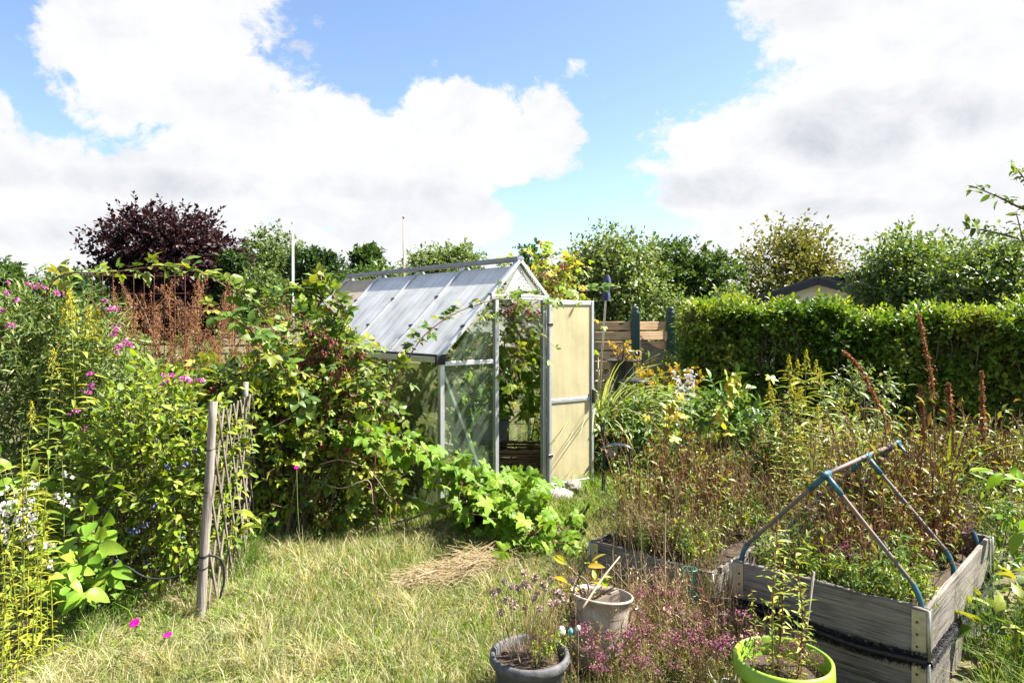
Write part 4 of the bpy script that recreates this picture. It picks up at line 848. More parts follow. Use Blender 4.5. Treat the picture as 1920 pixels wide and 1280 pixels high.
def bramble(label, loc, lobes, n_sp, nb, parts, seed, canes=(), size=.105, mat=None, nl=5, group='bramble bushes', rooted=True):
    global rng
    keep = rng; rng = np.random.default_rng(seed); r = thing('bramble_bush', label, 'bramble', loc, 0, group)
    p, d = lobe_points(lobes, n_sp, .5, .05, .25, .6); pos, Rm, sc, ti, path = spray(p, d, rng.uniform(.15, .4, len(p)), nl, size, .3, jit=.4)
    Lc = np.array(loc); AP, AR, AS, AT = [pos], [Rm], [sc], [ti]; b = MB(); tubes(b, path, .0035, .0015, 3)
    for c in canes:
        c = curve(np.array(c) - Lc, 40); tubes(b, c, .0065, .0028, 6)
        t = np.linspace(5, 39, 56).astype(int); q = c[t]; tg = nrm(np.gradient(c, axis=0)[t]); n = len(t)
        dd = tg * .35 + rng.normal(0, .45, (n, 3)) + [0, 0, .25]; AP.append(q); AR.append(frames(dd, rng.normal(0, .3, (n, 3)) + [.1, -.25, .9])); AS.append(size * 1.35 * rng.uniform(.6, 1.2, n)); AT.append(rng.random(n) * .5)
    lo = np.asarray(lobes, float); n = len(lo) * 3
    if rooted:
        k = rng.integers(0, len(lo), n); e = lo[k, :3] + nrm(rng.normal(size=(n, 3))) * lo[k, 3:6] * .85; s = np.stack([lo[k, 0] * .4 + rng.normal(0, .15, n), lo[k, 1] * .4 + rng.normal(0, .15, n), np.zeros(n)], -1)
        e[:, 2] = np.maximum(e[:, 2], .1); tubes(b, np.stack([curve([s[i], (s[i] + e[i]) / 2 + [0, 0, .25], e[i]], 10) for i in range(n)]), .007, .003, 5)
    b.build('canes', M_cane, r)
    AP, AR, AS, AT = map(np.concatenate, (AP, AR, AS, AT)); k = AP[:, 2] > .03
    emit(r, TRI, AP[k], AR[k], AS[k], AT[k], mat or M_bramble, parts)
    if nb:
        q, _ = lobe_points(lobes, nb * 3, .9, .25, .2); q = q[np.argsort(q[:, 1] - q[:, 2] * .4)][:nb]; berries(r, q + [0, -.05, .03])
    rng = keep; return r
c1 = [P(60, 640, 4.9), P(103, 524, 4.8), P(200, 512, 4.7), P(281, 501, 4.65), P(337, 502, 4.65), P(390, 518, 4.65), P(437, 546, 4.7), P(481, 577, 4.75), P(560, 700, 4.9)]
c2 = [P(320, 570, 4.7), P(422, 590, 4.6), P(487, 634, 4.55), P(530, 690, 4.6), P(559, 743, 4.7), P(580, 820, 4.9)]
c3 = [P(470, 600, 5.0), P(520, 560, 5.0), P(560, 545, 5.0), P(600, 560, 5.1), P(640, 620, 5.2)]
bramble('bramble thicket with arching red canes behind the trellis', (*P(420, 700, 5.3)[:2], 0), [(-.1, .1, .58, .6, .45, .58), (.25, 0, .5, .5, .4, .55), (-.5, .1, .52, .45, .4, .52), (.1, .0, .9, .5, .3, .22), (-.35, 0, .88, .35, .3, .2)], 560, 60, 280, 31, (c1, c2, c3))
bramble('bramble thicket full of red berries against the greenhouse side', (*P(610, 800, 5.35)[:2], 0), [(0, 0, .7, .36, .34, .7), (.18, .05, .5, .28, .28, .5), (-.15, .15, 1.1, .33, .3, .42), (.1, -.1, 1.15, .24, .22, .4), (-.1, .3, 1.22, .3, .25, .32)], 400, 80, 220, 32, ([P(640, 900, 5.3), P(620, 700, 5.2), P(640, 590, 5.15), P(600, 520, 5.1)],))
bramble('bramble bush behind the greenhouse gutter on the left', (*P(600, 700, 6.6)[:2], 0), [(0, 0, .55, .45, .45, .6), (.1, .3, .95, .4, .35, .35), (-.5, .2, .6, .45, .4, .5)], 220, 8, 60, 33)
cA = [P(705, 840, 5.15), P(722, 760, 5.15), P(752, 698, 5.18), P(785, 641, 5.25), P(820, 608, 5.3), P(860, 584, 5.38), P(921, 563, 5.55), P(972, 556, 5.72), P(1030, 556, 5.85), P(1090, 546, 5.95), P(1160, 540, 6.1)]
bramble('long arching bramble cane reaching across the greenhouse front', (*P(700, 930, 5.15)[:2], 0), [(0, 0, .2, .1, .1, .15)], 6, 0, 60, 34, ([P(700, 930, 5.15)] + cA,), .10)
dwn = P(960, 620, 5.82)
bramble('bramble shoots with red berries hanging in the greenhouse doorway', (*gl2w(.80, .12)[:2], 0), [(-.05, -.12, 1.50, .18, .08, .24), (.12, -.12, 1.6, .16, .08, .16), (-.12, -.12, 1.25, .06, .06, .14)], 46, 7, 120, 35, (), .085, None, 5, rooted=False)
bramble('yellowing bramble with red berries right of the greenhouse ridge', (*P(1030, 700, 7.0)[:2], 0), [(-.05, 0, 2.05, .22, .2, .18), (.08, 0, 1.85, .2, .2, .2), (.15, -.1, 2.0, .12, .12, .12), (0, 0, 1.0, .2, .2, .6)], 120, 16, 120, 36, (), .085, M_vineyel)

# ================================================================ left side: mesh, peas, docks, blueberries
rm = thing('rusty_mesh_panel', 'rusty square wire mesh panel standing among the sweet peas', 'mesh', (*P(172, 600, 5.3)[:2], 0), R_(4))
zt = EYE + (HY - 512) * 5.3 / F; wv_ = .70
for i in range(10):
    b = MB(); x = i * wv_ / 9; tubes(b, [[(0, 0, .05), (rng.normal(0, .008), rng.normal(0, .008), 1.0), (0, 0, zt - .0)]], .0032, k=5); o = b.build('upright_wire', M_rust, rm); o.location = (x, .0045, 0)
for i in range(14):
    z = zt - .02 - i * .135; b = MB(); tubes(b, [[(-.03, 0, 0), (wv_ / 2, 0, rng.normal(0, .006)), (wv_ + .03, 0, 0)]], .0032, k=5); o = b.build('cross_wire', M_rust, rm); o.location = (0, -.0045, z)
def flower_mesh(n, pet, spread, mat, seed, tpl=None, name='blossom', hz=.7):
    r = np.random.default_rng(seed); b = MB(); c = r.normal(0, spread, (n, 3)) * [1, 1, hz]; tpl = tpl or leaf_ovate(1.0, 3, .25, .1, .6)
    for q in c:
        k = 5; d = nrm(r.normal(size=(k, 3)) + [0, -.2, .3]); scatter(b, tpl, np.repeat(q[None], k, 0), frames(d, r.normal(size=(k, 3)) + [.2, -.6, .4]), pet * r.uniform(.7, 1.2, k), np.full(k, r.random() * .8) + r.random(k) * .2)
    me = b.mesh(name); me.materials.append(mat); return me
PEA = [flower_mesh(7, .017, .015, M_pink, s) for s in range(4)]
def put(parent, meshes, pts, name, s0=.8, s1=1.25):      # shared little flower or berry meshes
    for q in pts:
        o = link(name, meshes[rng.integers(0, len(meshes))], None, parent, name == 'flower_head'); o.location = q; o.rotation_euler = (rng.normal(0, .3), rng.normal(0, .3), rng.random() * 6.3); s = rng.uniform(s0, s1); o.scale = (s, s, s)
NARROW = [leaf_ovate(.24, 3, .05, .15, .4)]
def pea(label, pxc, Y, lobes, n_sp, flowers, seed):
    global rng
    keep = rng; rng = np.random.default_rng(seed); L0 = np.array([*P(pxc, 600, Y)[:2], 0]); r = thing('sweet_pea', label, 'sweet pea', L0, 0, 'sweet peas on the left')
    p, d = lobe_points(lobes, n_sp, .55, .05, .3, .7); pos, Rm, sc, ti, path = spray(p, d, rng.uniform(.14, .32, len(p)), 8, .062, .25, jit=.5)
    emit(r, NARROW, pos, Rm, sc, ti, M_pea, 120); b = MB(); tubes(b, path, .0028, .0014, 3, tint=rng.random(len(path))); b.build('stems', M_greenstem, r, stuff=True)
    q, dd = lobe_points(lobes, n_sp // 3, .92, .5, 0, .5); n = len(q); dd[:, 2] = -.5; b = MB(); scatter(b, leaf_ovate(.12, 2, .03, .2, .5), q, frames(dd, rng.normal(size=(n, 3))), rng.uniform(.05, .09, n), rng.random(n)); b.build('pods', M_straw, r, stuff=True)
    put(r, PEA, [np.array(f) - L0 for f in flowers], 'blossom', .55, .95); rng = keep; return r
pea('tall sweet pea mass with pink flowers at the left edge', 60, 4.9, [(-.2, 0, .75, .55, .4, .8), (.15, -.1, .9, .4, .35, .8), (-.35, 0, 1.35, .4, .3, .4), (.05, 0, 1.5, .35, .3, .3)], 1500, [P(x, y, 4.5) for x, y in ((15, 530), (52, 532), (66, 540), (12, 548), (30, 563), (5, 582), (18, 610), (2, 632), (80, 538))], 41)
pea('sweet pea climbing below the rusty mesh with pink blossoms', 190, 4.95, [(-.1, 0, .75, .4, .35, .75), (.15, -.05, .6, .45, .35, .6), (-.1, 0, 1.35, .3, .25, .3)], 850, [P(x, y, 4.35) for x, y in ((105, 549), (210, 578), (197, 564), (218, 618), (213, 628), (235, 638), (243, 645), (222, 649), (219, 660), (170, 722), (168, 735), (170, 700), (140, 771), (160, 803), (166, 806))], 42)
pea('sweet pea with pale pink blossoms above the blueberry bush', 320, 4.3, [(0, .1, .6, .3, .2, .4), (-.1, .1, .9, .25, .15, .2)], 170, [P(x, y, 4.0) for x, y in ((322, 703), (315, 715), (302, 720), (347, 709), (352, 713), (378, 712))], 43)
# docks: brown seed spires behind
def dock_plant(seed, h=1.8, branchy=True, dens=1.6, mat=None, w=.085, stem=None):
    global rng
    keep = rng; rng = np.random.default_rng(seed); r = thing('dock_plant', 'x', 'dock', (0, 0, 0)); b = MB(); s = MB(); n = 5 if branchy else 1; main = curve([(0, 0, 0), (rng.normal(0, .03), rng.normal(0, .03), h * .5), (rng.normal(0, .06), rng.normal(0, .06), h)], 20); tubes(s, main, .006, .0025, 5); lines = [main[10:]]
    if branchy:
        for k in range(9):
            i = 9 + k; e = main[i] + np.array([rng.normal(0, .12), rng.normal(0, .12), .24 * h * rng.uniform(.4, 1)]); c = curve([main[i], (main[i] + e) / 2 + rng.normal(0, .015, 3), e], 10); tubes(s, c, .003, .0015, 3); lines.append(c)
    for c in lines:
        L = len(c); m = int(130 * dens * L / 10); t = rng.random(m) * (L - 1.01); i = t.astype(int); q = c[i] + (c[i + 1] - c[i]) * (t - i)[:, None] + rng.normal(0, w * .32, (m, 3)) * [1, 1, .6] * (1.1 - t / L)[:, None]
        scatter(b, leaf_diamond(.8, .15), q, frames(rng.normal(size=(m, 3)) + [0, 0, -.3], rng.normal(size=(m, 3))), .0095 * rng.uniform(.6, 1.5, m), rng.random(m))
    s.build('stem', stem or M_drystem, r); b.build('seed_spire', mat or M_dock, r, stuff=True); rng = keep; return r
docks = []; LATE = []
protos = [dock_plant(50 + i, 1.66 + .08 * i) for i in range(3)]
spots = [(175, 6.4), (205, 6.1), (238, 6.0), (268, 5.9), (290, 6.3), (318, 6.6), (336, 6.1), (352, 6.4), (372, 6.0), (392, 6.3), (410, 6.8), (430, 6.1), (452, 6.5), (470, 6.2), (488, 6.9), (505, 6.4), (522, 6.2), (540, 6.7), (556, 7.0), (575, 6.5), (262, 5.8), (310, 5.9), (380, 5.9), (440, 5.9), (498, 6.0), (350, 5.8), (410, 6.0), (530, 6.0)]
for i, (px, Y) in enumerate(spots):
    loc = (*P(px, 600, Y)[:2], 0); o = protos[i] if i < 3 else dup(protos[i % 3], loc, rng.random() * 6.3, rng.uniform(.82, 1.12)); o.location = loc; o['group'] = 'brown docks behind the brambles'; docks.append(o)
for i_, (px, Y, h_, lab) in enumerate(((250, 7.6, 1.45, 'green nettle clump behind the rusty mesh'), (350, 7.4, 1.4, 'green nettle clump behind the middle of the docks'), (440, 7.7, 1.5, 'green nettle clump between the docks and white flagpole'), (540, 7.6, 1.45, 'green nettle clump at the right end of the docks'), (130, 7.2, 1.5, 'green nettle clump behind the tall sweet peas'))): LATE.append((lab, px, Y, h_, 600 + i_))
order_labels(docks, 'rust brown seeding dock behind the brambles')
# goldenrod
def goldenrod(seed, h=1.2, leafy=1.0, plume=.075):
    global rng
    keep = rng; rng = np.random.default_rng(seed); r = thing('goldenrod', 'x', 'goldenrod', (0, 0, 0)); s = MB(); main = curve([(0, 0, 0), (rng.normal(0, .03), rng.normal(0, .03), h * .5), (rng.normal(0, .05), rng.normal(0, .05), h)], 24); tubes(s, main, .004, .0018, 5)
    n = int(70 * leafy); i = np.linspace(2, 21, n).astype(int); ph = np.arange(n) * 2.4; d = np.stack([np.cos(ph), np.sin(ph), rng.normal(.25, .2, n)], -1); b = MB(); scatter(b, leaf_ovate(.2, 3, .04, .3, .4), main[i], frames(d, rng.normal(0, .2, (n, 3)) + [0, 0, 1]), .085 * rng.uniform(.6, 1.2, n), rng.random(n)); b.build('leaves', M_goldleaf, r, stuff=True)
    f = MB()
    for k in range(15):
        fz = k / 15; base = main[-1] - [0, 0, plume * 1.9 * (1 - fz)]; a = k * 2.4; e = base + np.array([math.cos(a), math.sin(a), .35]) * plume * .5 * (1.08 - fz); c = curve([base, (base + e) / 2 + [0, 0, .012], e - [0, 0, .01]], 6); tubes(s, c, .001, k=3); m = 15; t = (.3 + .7 * rng.random(m)) * 4.9; j = t.astype(int); q = c[j] + (c[j + 1] - c[j]) * (t - j)[:, None] + rng.normal(0, .0025, (m, 3)) + [0, 0, .004]
        scatter(f, leaf_diamond(.9, .2), q, frames(rng.normal(size=(m, 3)) + [0, 0, .5], rng.normal(size=(m, 3))), .0062 * rng.uniform(.6, 1.4, m), rng.random(m))
    s.build('stem', M_greenstem, r); f.build('flower_plume', M_gold, r, stuff=True); rng = keep; return r
gold0 = [goldenrod(60 + i, 1.0 + .05 * i) for i in range(3)]
def place_gold(specs, what, group):
    out = []
    for (px, topy, Y) in specs:
        q = P(px, topy, Y); s = q[2] / 1.05; o = dup(gold0[rng.integers(0, 3)], (q[0], q[1], 0), rng.random() * 6.3, s); o['group'] = group; out.append(o)
    order_labels(out, what); return out
place_gold([(134, 552, 4.55), (146, 558, 4.55), (156, 554, 4.6), (128, 568, 4.5), (64, 752, 4.15), (108, 675, 4.2)], 'yellow goldenrod spike among the sweet peas', 'goldenrod among sweet peas')
# blueberry bush
OV = [leaf_ovate(.42, 4, .10, .2, .45), leaf_ovate(.46, 4, .06, .3, .45)]
BLB = []
for s in range(3):
    b = MB(); r_ = np.random.default_rng(s); k = 7; scatter(b, ICO2, r_.normal(0, .014, (k, 3)), np.repeat(np.eye(3)[None], k, 0), .0075, r_.random(k)); me = b.mesh('berry_cluster'); me.materials.append(M_blueberry); BLB.append(me)
def blueberry(label, loc, lobes, n_sp, nb, parts, seed, size=.052, mat=None, nm='blueberry_bush', cat='blueberry bush'):
    global rng
    keep = rng; rng = np.random.default_rng(seed); r = thing(nm, label, cat, loc, 0); p, d = lobe_points(lobes, n_sp, .45, .06, .55, .5); pos, Rm, sc, ti, path = spray(p, d, rng.uniform(.12, .26, len(p)), 8, size, .1, two_rank=False, jit=.4, open_=.8)
    emit(r, OV, pos, Rm, sc, ti, mat or M_blue, parts); b = MB(); tubes(b, path, .0026, .0014, 3); lo = np.asarray(lobes); n = 46; k = rng.integers(0, len(lo), n); e = lo[k, :3] + nrm(rng.normal(size=(n, 3))) * lo[k, 3:6] * .8; e[:, 2] = np.maximum(e[:, 2], .15); s = np.stack([rng.normal(0, .12, n), rng.normal(0, .12, n), np.zeros(n)], -1) + lo[k, :3] * [.5, .5, 0]
    tubes(b, np.stack([curve([s[i], (s[i] * 2 + e[i]) / 3 + [0, 0, .12], e[i]], 8) for i in range(n)]), .006, .0025, 5); b.build('branches', M_twig, r, stuff=True)
    if nb:
        q, _ = lobe_points(lobes, nb * 3, .85, .1, .2); q = q[np.argsort(q[:, 1])][:nb]; put(r, BLB, q + [0, -.03, 0], 'berry_cluster')
    rng = keep; return r
blueberry('bright yellow green blueberry bush left of the trellis', (*P(285, 900, 4.05)[:2], 0), [(-.05, 0, .5, .40, .3, .42), (.12, .05, .85, .32, .28, .3), (-.25, .1, .6, .3, .28, .35), (.2, 0, .45, .26, .24, .3), (-.02, 0, 1.0, .16, .16, .22)], 540, 26, 300, 71)
blueberry('blueberry bush growing through the trellis beside the brambles', (*P(512, 900, 5.15)[:2], 0), [(0, 0, .6, .3, .3, .45), (.1, -.05, .9, .28, .25, .28), (-.12, .1, 1.0, .25, .22, .2), (.22, -.1, .55, .16, .15, .25)], 340, 10, 220, 72)
# ================================================================ trellis
tp = [np.array([-1.645, 3.585]), np.array([-1.85, 4.72]), np.array([-2.06, 5.86])]
tr_ = thing('trellis', 'weathered wooden lattice trellis with three round posts', 'trellis', (*tp[0], 0), math.atan2(tp[1][1] - tp[0][1], tp[1][0] - tp[0][0]))
step = np.linalg.norm(tp[1] - tp[0])
for i, (lean, r0) in enumerate(((.07, .026), (.0, .024), (.01, .024))):
    b = MB(); h = 1.165; c = np.cos(tr_.rotation_euler.z); m = 14; z = np.linspace(-.05, h, m); jx = np.cumsum(rng.normal(0, .0014, m)); jy = np.cumsum(rng.normal(0, .0014, m)) - lean * np.linspace(0, 1, m)
    tubes(b, np.stack([jx, jy, z], -1), r0, r0 * .78, 14, cap=True); o = b.build('post', M_postwood, tr_); o.location = (i * step, 0, 0)
    if i == 0:
        for z in (.30, .36, .365, .70, .92): 
            a = np.linspace(0, 6.3, 20); t_ = MB(); rr = .0275 - .004 * z; tubes(t_, np.stack([rr * np.cos(a), rr * np.sin(a) - .07 * (z + .05) / 1.215, z + .006 * np.cos(a)], -1), .0045, k=5); o2 = t_.build('tie', M_rubber, tr_); o2.location = (0, 0, 0)
        t_ = MB(); tubes(t_, curve([(0, -.05, .36), (-.0, -.11, .33), (.03, -.12, .22), (.02, -.10, .12)], 16), .006, k=5); t_.build('tie_end', M_rubber, tr_)
        t_ = MB(); tubes(t_, curve([(0, .03, .31), (-.02, .12, .26), (-.03, .24, .27), (-.02, .34, .33)], 16), .005, k=5); t_.build('tie_cord', M_rubber, tr_)
nS = 15
for k in range(nS):
    for s in (1, -1):
        x0 = -.55 + k * (2.32 + .55) / nS; a = np.array([x0 if s > 0 else x0 + .55, .05]); e = np.array([x0 + .55 if s > 0 else x0, 1.08])
        t0, t1 = 0.0, 1.0
        dx = e[0] - a[0]
        lo_ = (0.0 - a[0]) / dx; hi_ = (2.32 - a[0]) / dx; t0 = max(0, min(lo_, hi_)); t1 = min(1, max(lo_, hi_))
        if t1 - t0 < .12: continue
        A = a + (e - a) * t0; E = a + (e - a) * t1; L = np.linalg.norm(E - A); b = MB(); box(b, (0, -.004, -.012), (L, .004, .012), 0, .002); o = b.build('slat', M_slat, tr_, smooth=False)
        o.location = (A[0], -.038 if s > 0 else -.047, A[1]); o.rotation_euler = (0, -math.atan2(E[1] - A[1], E[0] - A[0]), 0)

# ================================================================ left foreground plants
DOG = [leaf_ovate(.56, 7, .07, .42, .42, 0, wave=.012), leaf_ovate(.6, 7, .1, .3, .42, 0, wave=.015), leaf_ovate(.52, 7, .05, .55, .42, 0, wave=.01)]
def dogwood(label, loc, tips, size, parts, seed):
    global rng
    keep = rng; rng = np.random.default_rng(seed); r = thing('dogwood_shrub', label, 'shrub', loc, 0, 'broad leafed shrubs at lower left'); L0 = np.array(loc); b = MB(); AP, AD, AN, AS = [], [], [], []
    for q in tips:
        q = np.array(q) - L0; c = curve([(rng.normal(0, .04), rng.normal(0, .04), 0), q * [.5, .5, .55] + rng.normal(0, .02, 3), q], 14); tubes(b, c, .005, .002, 5)
        for j in range(4, 14, 2):
            tg = nrm(c[min(13, j + 1)] - c[j - 1])[0:3]; a = rng.random() * 6.28
            for s in (0, math.pi):
                d = np.array([math.cos(a + s), math.sin(a + s) - .35, -.35]) + tg * .2; AP.append(c[min(j, 13)]); AD.append(d); AS.append(size * rng.uniform(.6, 1.15) * (.6 + .4 * j / 13))
        AP.append(q); AD.append(nrm(c[-1] - c[-2]) + [0, -.5, .2]); AS.append(size * .8)
    n = len(AP); AD = np.array(AD); emit(r, DOG, np.array(AP), frames(AD, rng.normal(0, .25, (n, 3)) + [.3, -.7, .8]), np.array(AS), rng.random(n), M_dog, parts); b.build('stems', M_twig, r); rng = keep; return r
dogwood('broad leafed light green shrub at the lower left of the blueberry', (*G(150, 1150)[:2], 0), [P(150, 975, 3.45), P(175, 965, 3.5), P(190, 1010, 3.4), P(215, 1060, 3.5), P(120, 1080, 3.3), P(100, 1020, 3.45), P(160, 1110, 3.3), P(140, 1050, 3.35), P(85, 1095, 3.35), P(205, 985, 3.6)], .12, 200, 81)
dogwood('broad leafed shrub behind the white flowers at the left edge', (*P(70, 1000, 3.9)[:2], 0), [P(20, 880, 3.8), P(70, 890, 3.9), P(120, 905, 4.0), P(45, 930, 3.8), P(0, 850, 3.8), P(100, 950, 3.8), P(-20, 930, 3.8)], .11, 120, 82)
def spike_plant(seed, h, nleaf, leaf_mat_, stem_mat, tpl, size, fl=None, nfl=0, name='plant', cat='plant', t_fl=.35, seed_mat=None, droop=.3, r0=.004, tip=None):
    global rng
    keep = rng; rng = np.random.default_rng(seed); r = thing(name, 'x', cat, (0, 0, 0)); b = MB(); main = curve([(0, 0, 0), (rng.normal(0, .03), rng.normal(0, .03), h * .5), (rng.normal(0, .07), rng.normal(0, .07), h)], 24); tubes(b, main, r0, r0 * .45, 5); b.build('stem', stem_mat, r)
    if nleaf:
        i = np.linspace(1, 22, nleaf).astype(int); ph = np.arange(nleaf) * 2.4 + rng.random(); d = np.stack([np.cos(ph), np.sin(ph), rng.normal(.3, .3, nleaf)], -1); l = MB(); scatter(l, tpl, main[i], frames(d, rng.normal(0, .25, (nleaf, 3)) + [0, 0, 1]), size * rng.uniform(.5, 1.2, nleaf), rng.random(nleaf)); l.build('leaves', leaf_mat_, r, stuff=True)
    if fl: put(r, fl, [main[rng.integers(int(24 * t_fl), 24)] + rng.normal(0, .022, 3) for _ in range(nfl)], 'blossom')
    if seed_mat:
        m = 70; t = (t_fl + (1 - t_fl) * rng.random(m)) * 22.9; i = t.astype(int); q = main[i] + rng.normal(0, .007, (m, 3)); s = MB(); scatter(s, leaf_ovate(.5, 2, .2, .1), q, frames(rng.normal(0, .7, (m, 3)) + [0, 0, 1], rng.normal(size=(m, 3))), .017 * rng.uniform(.7, 1.3, m), rng.random(m)); s.build('seed_pods', seed_mat, r, stuff=True)
    rng = keep; return r
WHITE = [flower_mesh(2, .022, .02, M_white, 200 + s) for s in range(3)]
killed = []
def row(protos, specs, what, group, base=None, scale_by=None):
    out = []
    for sp in specs:
        px, topy, Y = sp[:3]; q = P(px, topy, Y); o = dup(protos[rng.integers(0, len(protos))], (q[0], q[1], float(hgt(q[0], q[1])) * 0), rng.random() * 6.3, q[2] / scale_by if scale_by else 1.0); o['group'] = group; out.append(o)
    order_labels(out, what); return out
def kill(ps):
    for p in ps:
        for c in list(p.children):
            for g in list(c.children): bpy.data.objects.remove(g)
            bpy.data.objects.remove(c)
        bpy.data.objects.remove(p)
pw = [spike_plant(300 + i, 1.0, 26, M_goldleaf, M_greenstem, leaf_ovate(.3, 3, .05, .3), .06, WHITE, 4, 'white_campion', 'white flower', .55) for i in range(2)]
row(pw, [(5, 855, 3.4), (28, 840, 3.5), (52, 880, 3.3), (115, 862, 3.6), (40, 905, 3.2), (8, 920, 3.2), (62, 930, 3.15), (88, 1000, 3.2), (-15, 900, 3.3)], 'white flowered tall stem at the left edge', 'white flowers at the left edge', scale_by=1.0); kill(pw)
py_ = [spike_plant(310 + i, 1.0, 40, M_yelstem, M_yelstem, leaf_ovate(.2, 3, .05, .5), .085, None, 0, 'evening_primrose', 'seeding stem', .45, M_yelstem, r0=.0045) for i in range(3)]
row(py_, [(8, 990, 2.95), (22, 955, 3.05), (35, 845, 3.1), (48, 890, 3.1), (70, 870, 3.2), (78, 910, 3.1), (60, 965, 3.0), (100, 905, 3.2), (15, 1060, 2.9), (30, 1040, 2.85), (5, 1100, 2.8)], 'yellowing seed stem at lower left', 'yellowing stems at lower left', scale_by=1.0); kill(py_)
# feathery horsetail round the trellis foot
def feathery(label, loc, n, h, rad, mat, nm='horsetail', cat='horsetail', leafn=16, sz=.05, group=None):
    r = thing(nm, label, cat, loc, 0, group); b = MB(); s = MB(); a = rng.random(n) * 6.28; rr = rad * np.sqrt(rng.random(n)); base = np.stack([rr * np.cos(a), rr * np.sin(a), np.zeros(n)], -1); d = nrm(np.stack([np.cos(a) * .35, np.sin(a) * .35, np.ones(n)], -1) + rng.normal(0, .2, (n, 3)))
    pos, Rm, sc, ti, path = spray(base, d, h * rng.uniform(.5, 1.1, n), leafn, sz, .15, two_rank=False, open_=.85, jit=.3); scatter(b, leaf_diamond(.035, .0), pos, Rm, sc, ti); b.build('needles', mat, r, stuff=True); tubes(s, path, .0022, .001, 3); s.build('stems', mat, r, stuff=True); return r
feathery('feathery dark green horsetail under the blueberry', (*G(320, 1090)[:2], 0), 90, .42, .26, M_horsetail)
feathery('feathery bright green tuft behind the front trellis post', (*G(430, 1080)[:2], 0), 70, .36, .18, M_horsetail)
feathery('feathery green tuft at the grass edge at lower left', (*G(160, 1180)[:2], 0), 60, .22, .2, M_horsetail)
feathery('feathery green horsetail at the lower right edge', (*G(1900, 1250)[:2], 0), 80, .5, .22, M_horsetail)
feathery('feathery horsetail in the shade beside the greenhouse wall', (*G(655, 975)[:2], 0), 60, .3, .2, M_horsetail)
# magenta campions in the lawn
for i, (px, py, lab) in enumerate(((253, 1168, 'larger magenta campion flower in the grass near the trellis post'), (315, 1190, 'smaller magenta campion flower right of the larger one'), (556, 876, 'magenta campion flower among dry stems beside trellis'), (652, 845, 'magenta campion flower below the red berries'))):
    Y = (3.35, 3.3, 4.5, 5.0)[i]; q = P(px, py, Y); r = thing('campion', lab, 'flower', (q[0], q[1], 0), 0, 'magenta campions'); b = MB(); tubes(b, curve([(.03, .02, 0), (.01, 0, q[2] * .5), (0, 0, q[2])], 8), .0022, k=4); b.build('stem', M_pea, r)
    s = (.021, .016, .014, .016)[i]; b = MB(); a = np.arange(10) / 10 * 6.28; d = np.stack([np.cos(a), np.sin(a) * .8 - .1, .35 + .5 * np.sin(a) + rng.normal(0, .15, 10)], -1); scatter(b, leaf_ovate(.75, 3, .14, .3, .65), np.repeat([[0, 0, q[2]]], 10, 0), frames(d, np.repeat([[0, -.8, .8]], 10, 0) + rng.normal(0, .15, (10, 3))), np.full(10, s * 1.25), rng.random(10)); b.build('petals', M_magenta, r)
    b = MB(); n = 6; d = rng.normal(size=(n, 3)) + [0, 0, .8]; scatter(b, leaf_ovate(.4, 3), np.repeat([[.02, .01, .03]], n, 0) + rng.normal(0, .02, (n, 3)), frames(d, rng.normal(size=(n, 3)) + [0, 0, 1]), .05, rng.random(n)); b.build('leaves', M_pea, r, stuff=True)
# dry twiggy weeds right of the trellis
def dry_weed(seed, n, h, rad, mat=None, leaf=None, nleaf=0, branch=4, r0=.003, name='dry_weed', lsz=.03, lean=.25):
    global rng
    keep = rng; rng = np.random.default_rng(seed); r = thing(name, 'x', 'dry weed', (0, 0, 0)); b = MB(); a = rng.random(n) * 6.28; rr = rad * np.sqrt(rng.random(n)); base = np.stack([rr * np.cos(a), rr * np.sin(a), np.zeros(n)], -1)
    d = nrm(np.stack([np.cos(a) * lean, np.sin(a) * lean, np.ones(n)], -1) + rng.normal(0, lean * .6, (n, 3))); L = h * rng.uniform(.5, 1.05, n); tt = np.linspace(0, 1, 7)[None, :, None]; bend = rng.normal(0, .09, (n, 1, 3)) * [1, 1, .3]
    path = base[:, None] + d[:, None] * L[:, None, None] * tt + bend * L[:, None, None] * tt * tt; tubes(b, path, r0, r0 * .4, 4)
    ends = [path[:, j] for j in (3, 4, 5, 6)]; pts = np.concatenate(ends)
    if branch:
        k = np.repeat(np.arange(n), branch); j = rng.integers(2, 6, len(k)); s = path[k, j]; e = s + (d[k] * .5 + rng.normal(0, .5, (len(k), 3)) + [0, 0, .35]) * (L[k] * rng.uniform(.12, .3, len(k)))[:, None]; tubes(b, np.stack([s, (s + e) / 2 + rng.normal(0, .008, (len(k), 3)), e], 1), r0 * .5, r0 * .25, 3); pts = np.concatenate([pts, e, (s + e) / 2])
    b.build('stems', mat or M_drystem, r, stuff=True)
    if leaf is not None and nleaf:
        q = pts[rng.integers(0, len(pts), nleaf)] + rng.normal(0, .012, (nleaf, 3)); l = MB(); scatter(l, leaf_ovate(.34, 2, .1, .25), q, frames(rng.normal(0, .8, (nleaf, 3)) + [0, 0, .2], rng.normal(0, .5, (nleaf, 3)) + [0, 0, 1]), lsz * rng.uniform(.5, 1.4, nleaf), rng.random(nleaf)); l.build('leaves', leaf, r, stuff=True)
    rng = keep; return r
dA = dry_weed(91, 26, .85, .12, M_paletwig, M_straw, 60, 5, .003); dA.location = (*G(590, 985)[:2], 0); dA['label'] = 'pale dead twiggy weed at the foot of the red berry brambles'
dB = dry_weed(92, 20, .75, .10, M_paletwig, M_straw, 40, 5, .003); dB.location = (*G(530, 1010)[:2], 0); dB['label'] = 'pale dead weed between the trellis and brambles'
for o in (dA, dB): o['group'] = 'dead weeds by the trellis'
b = MB(); s0 = G(560, 985)
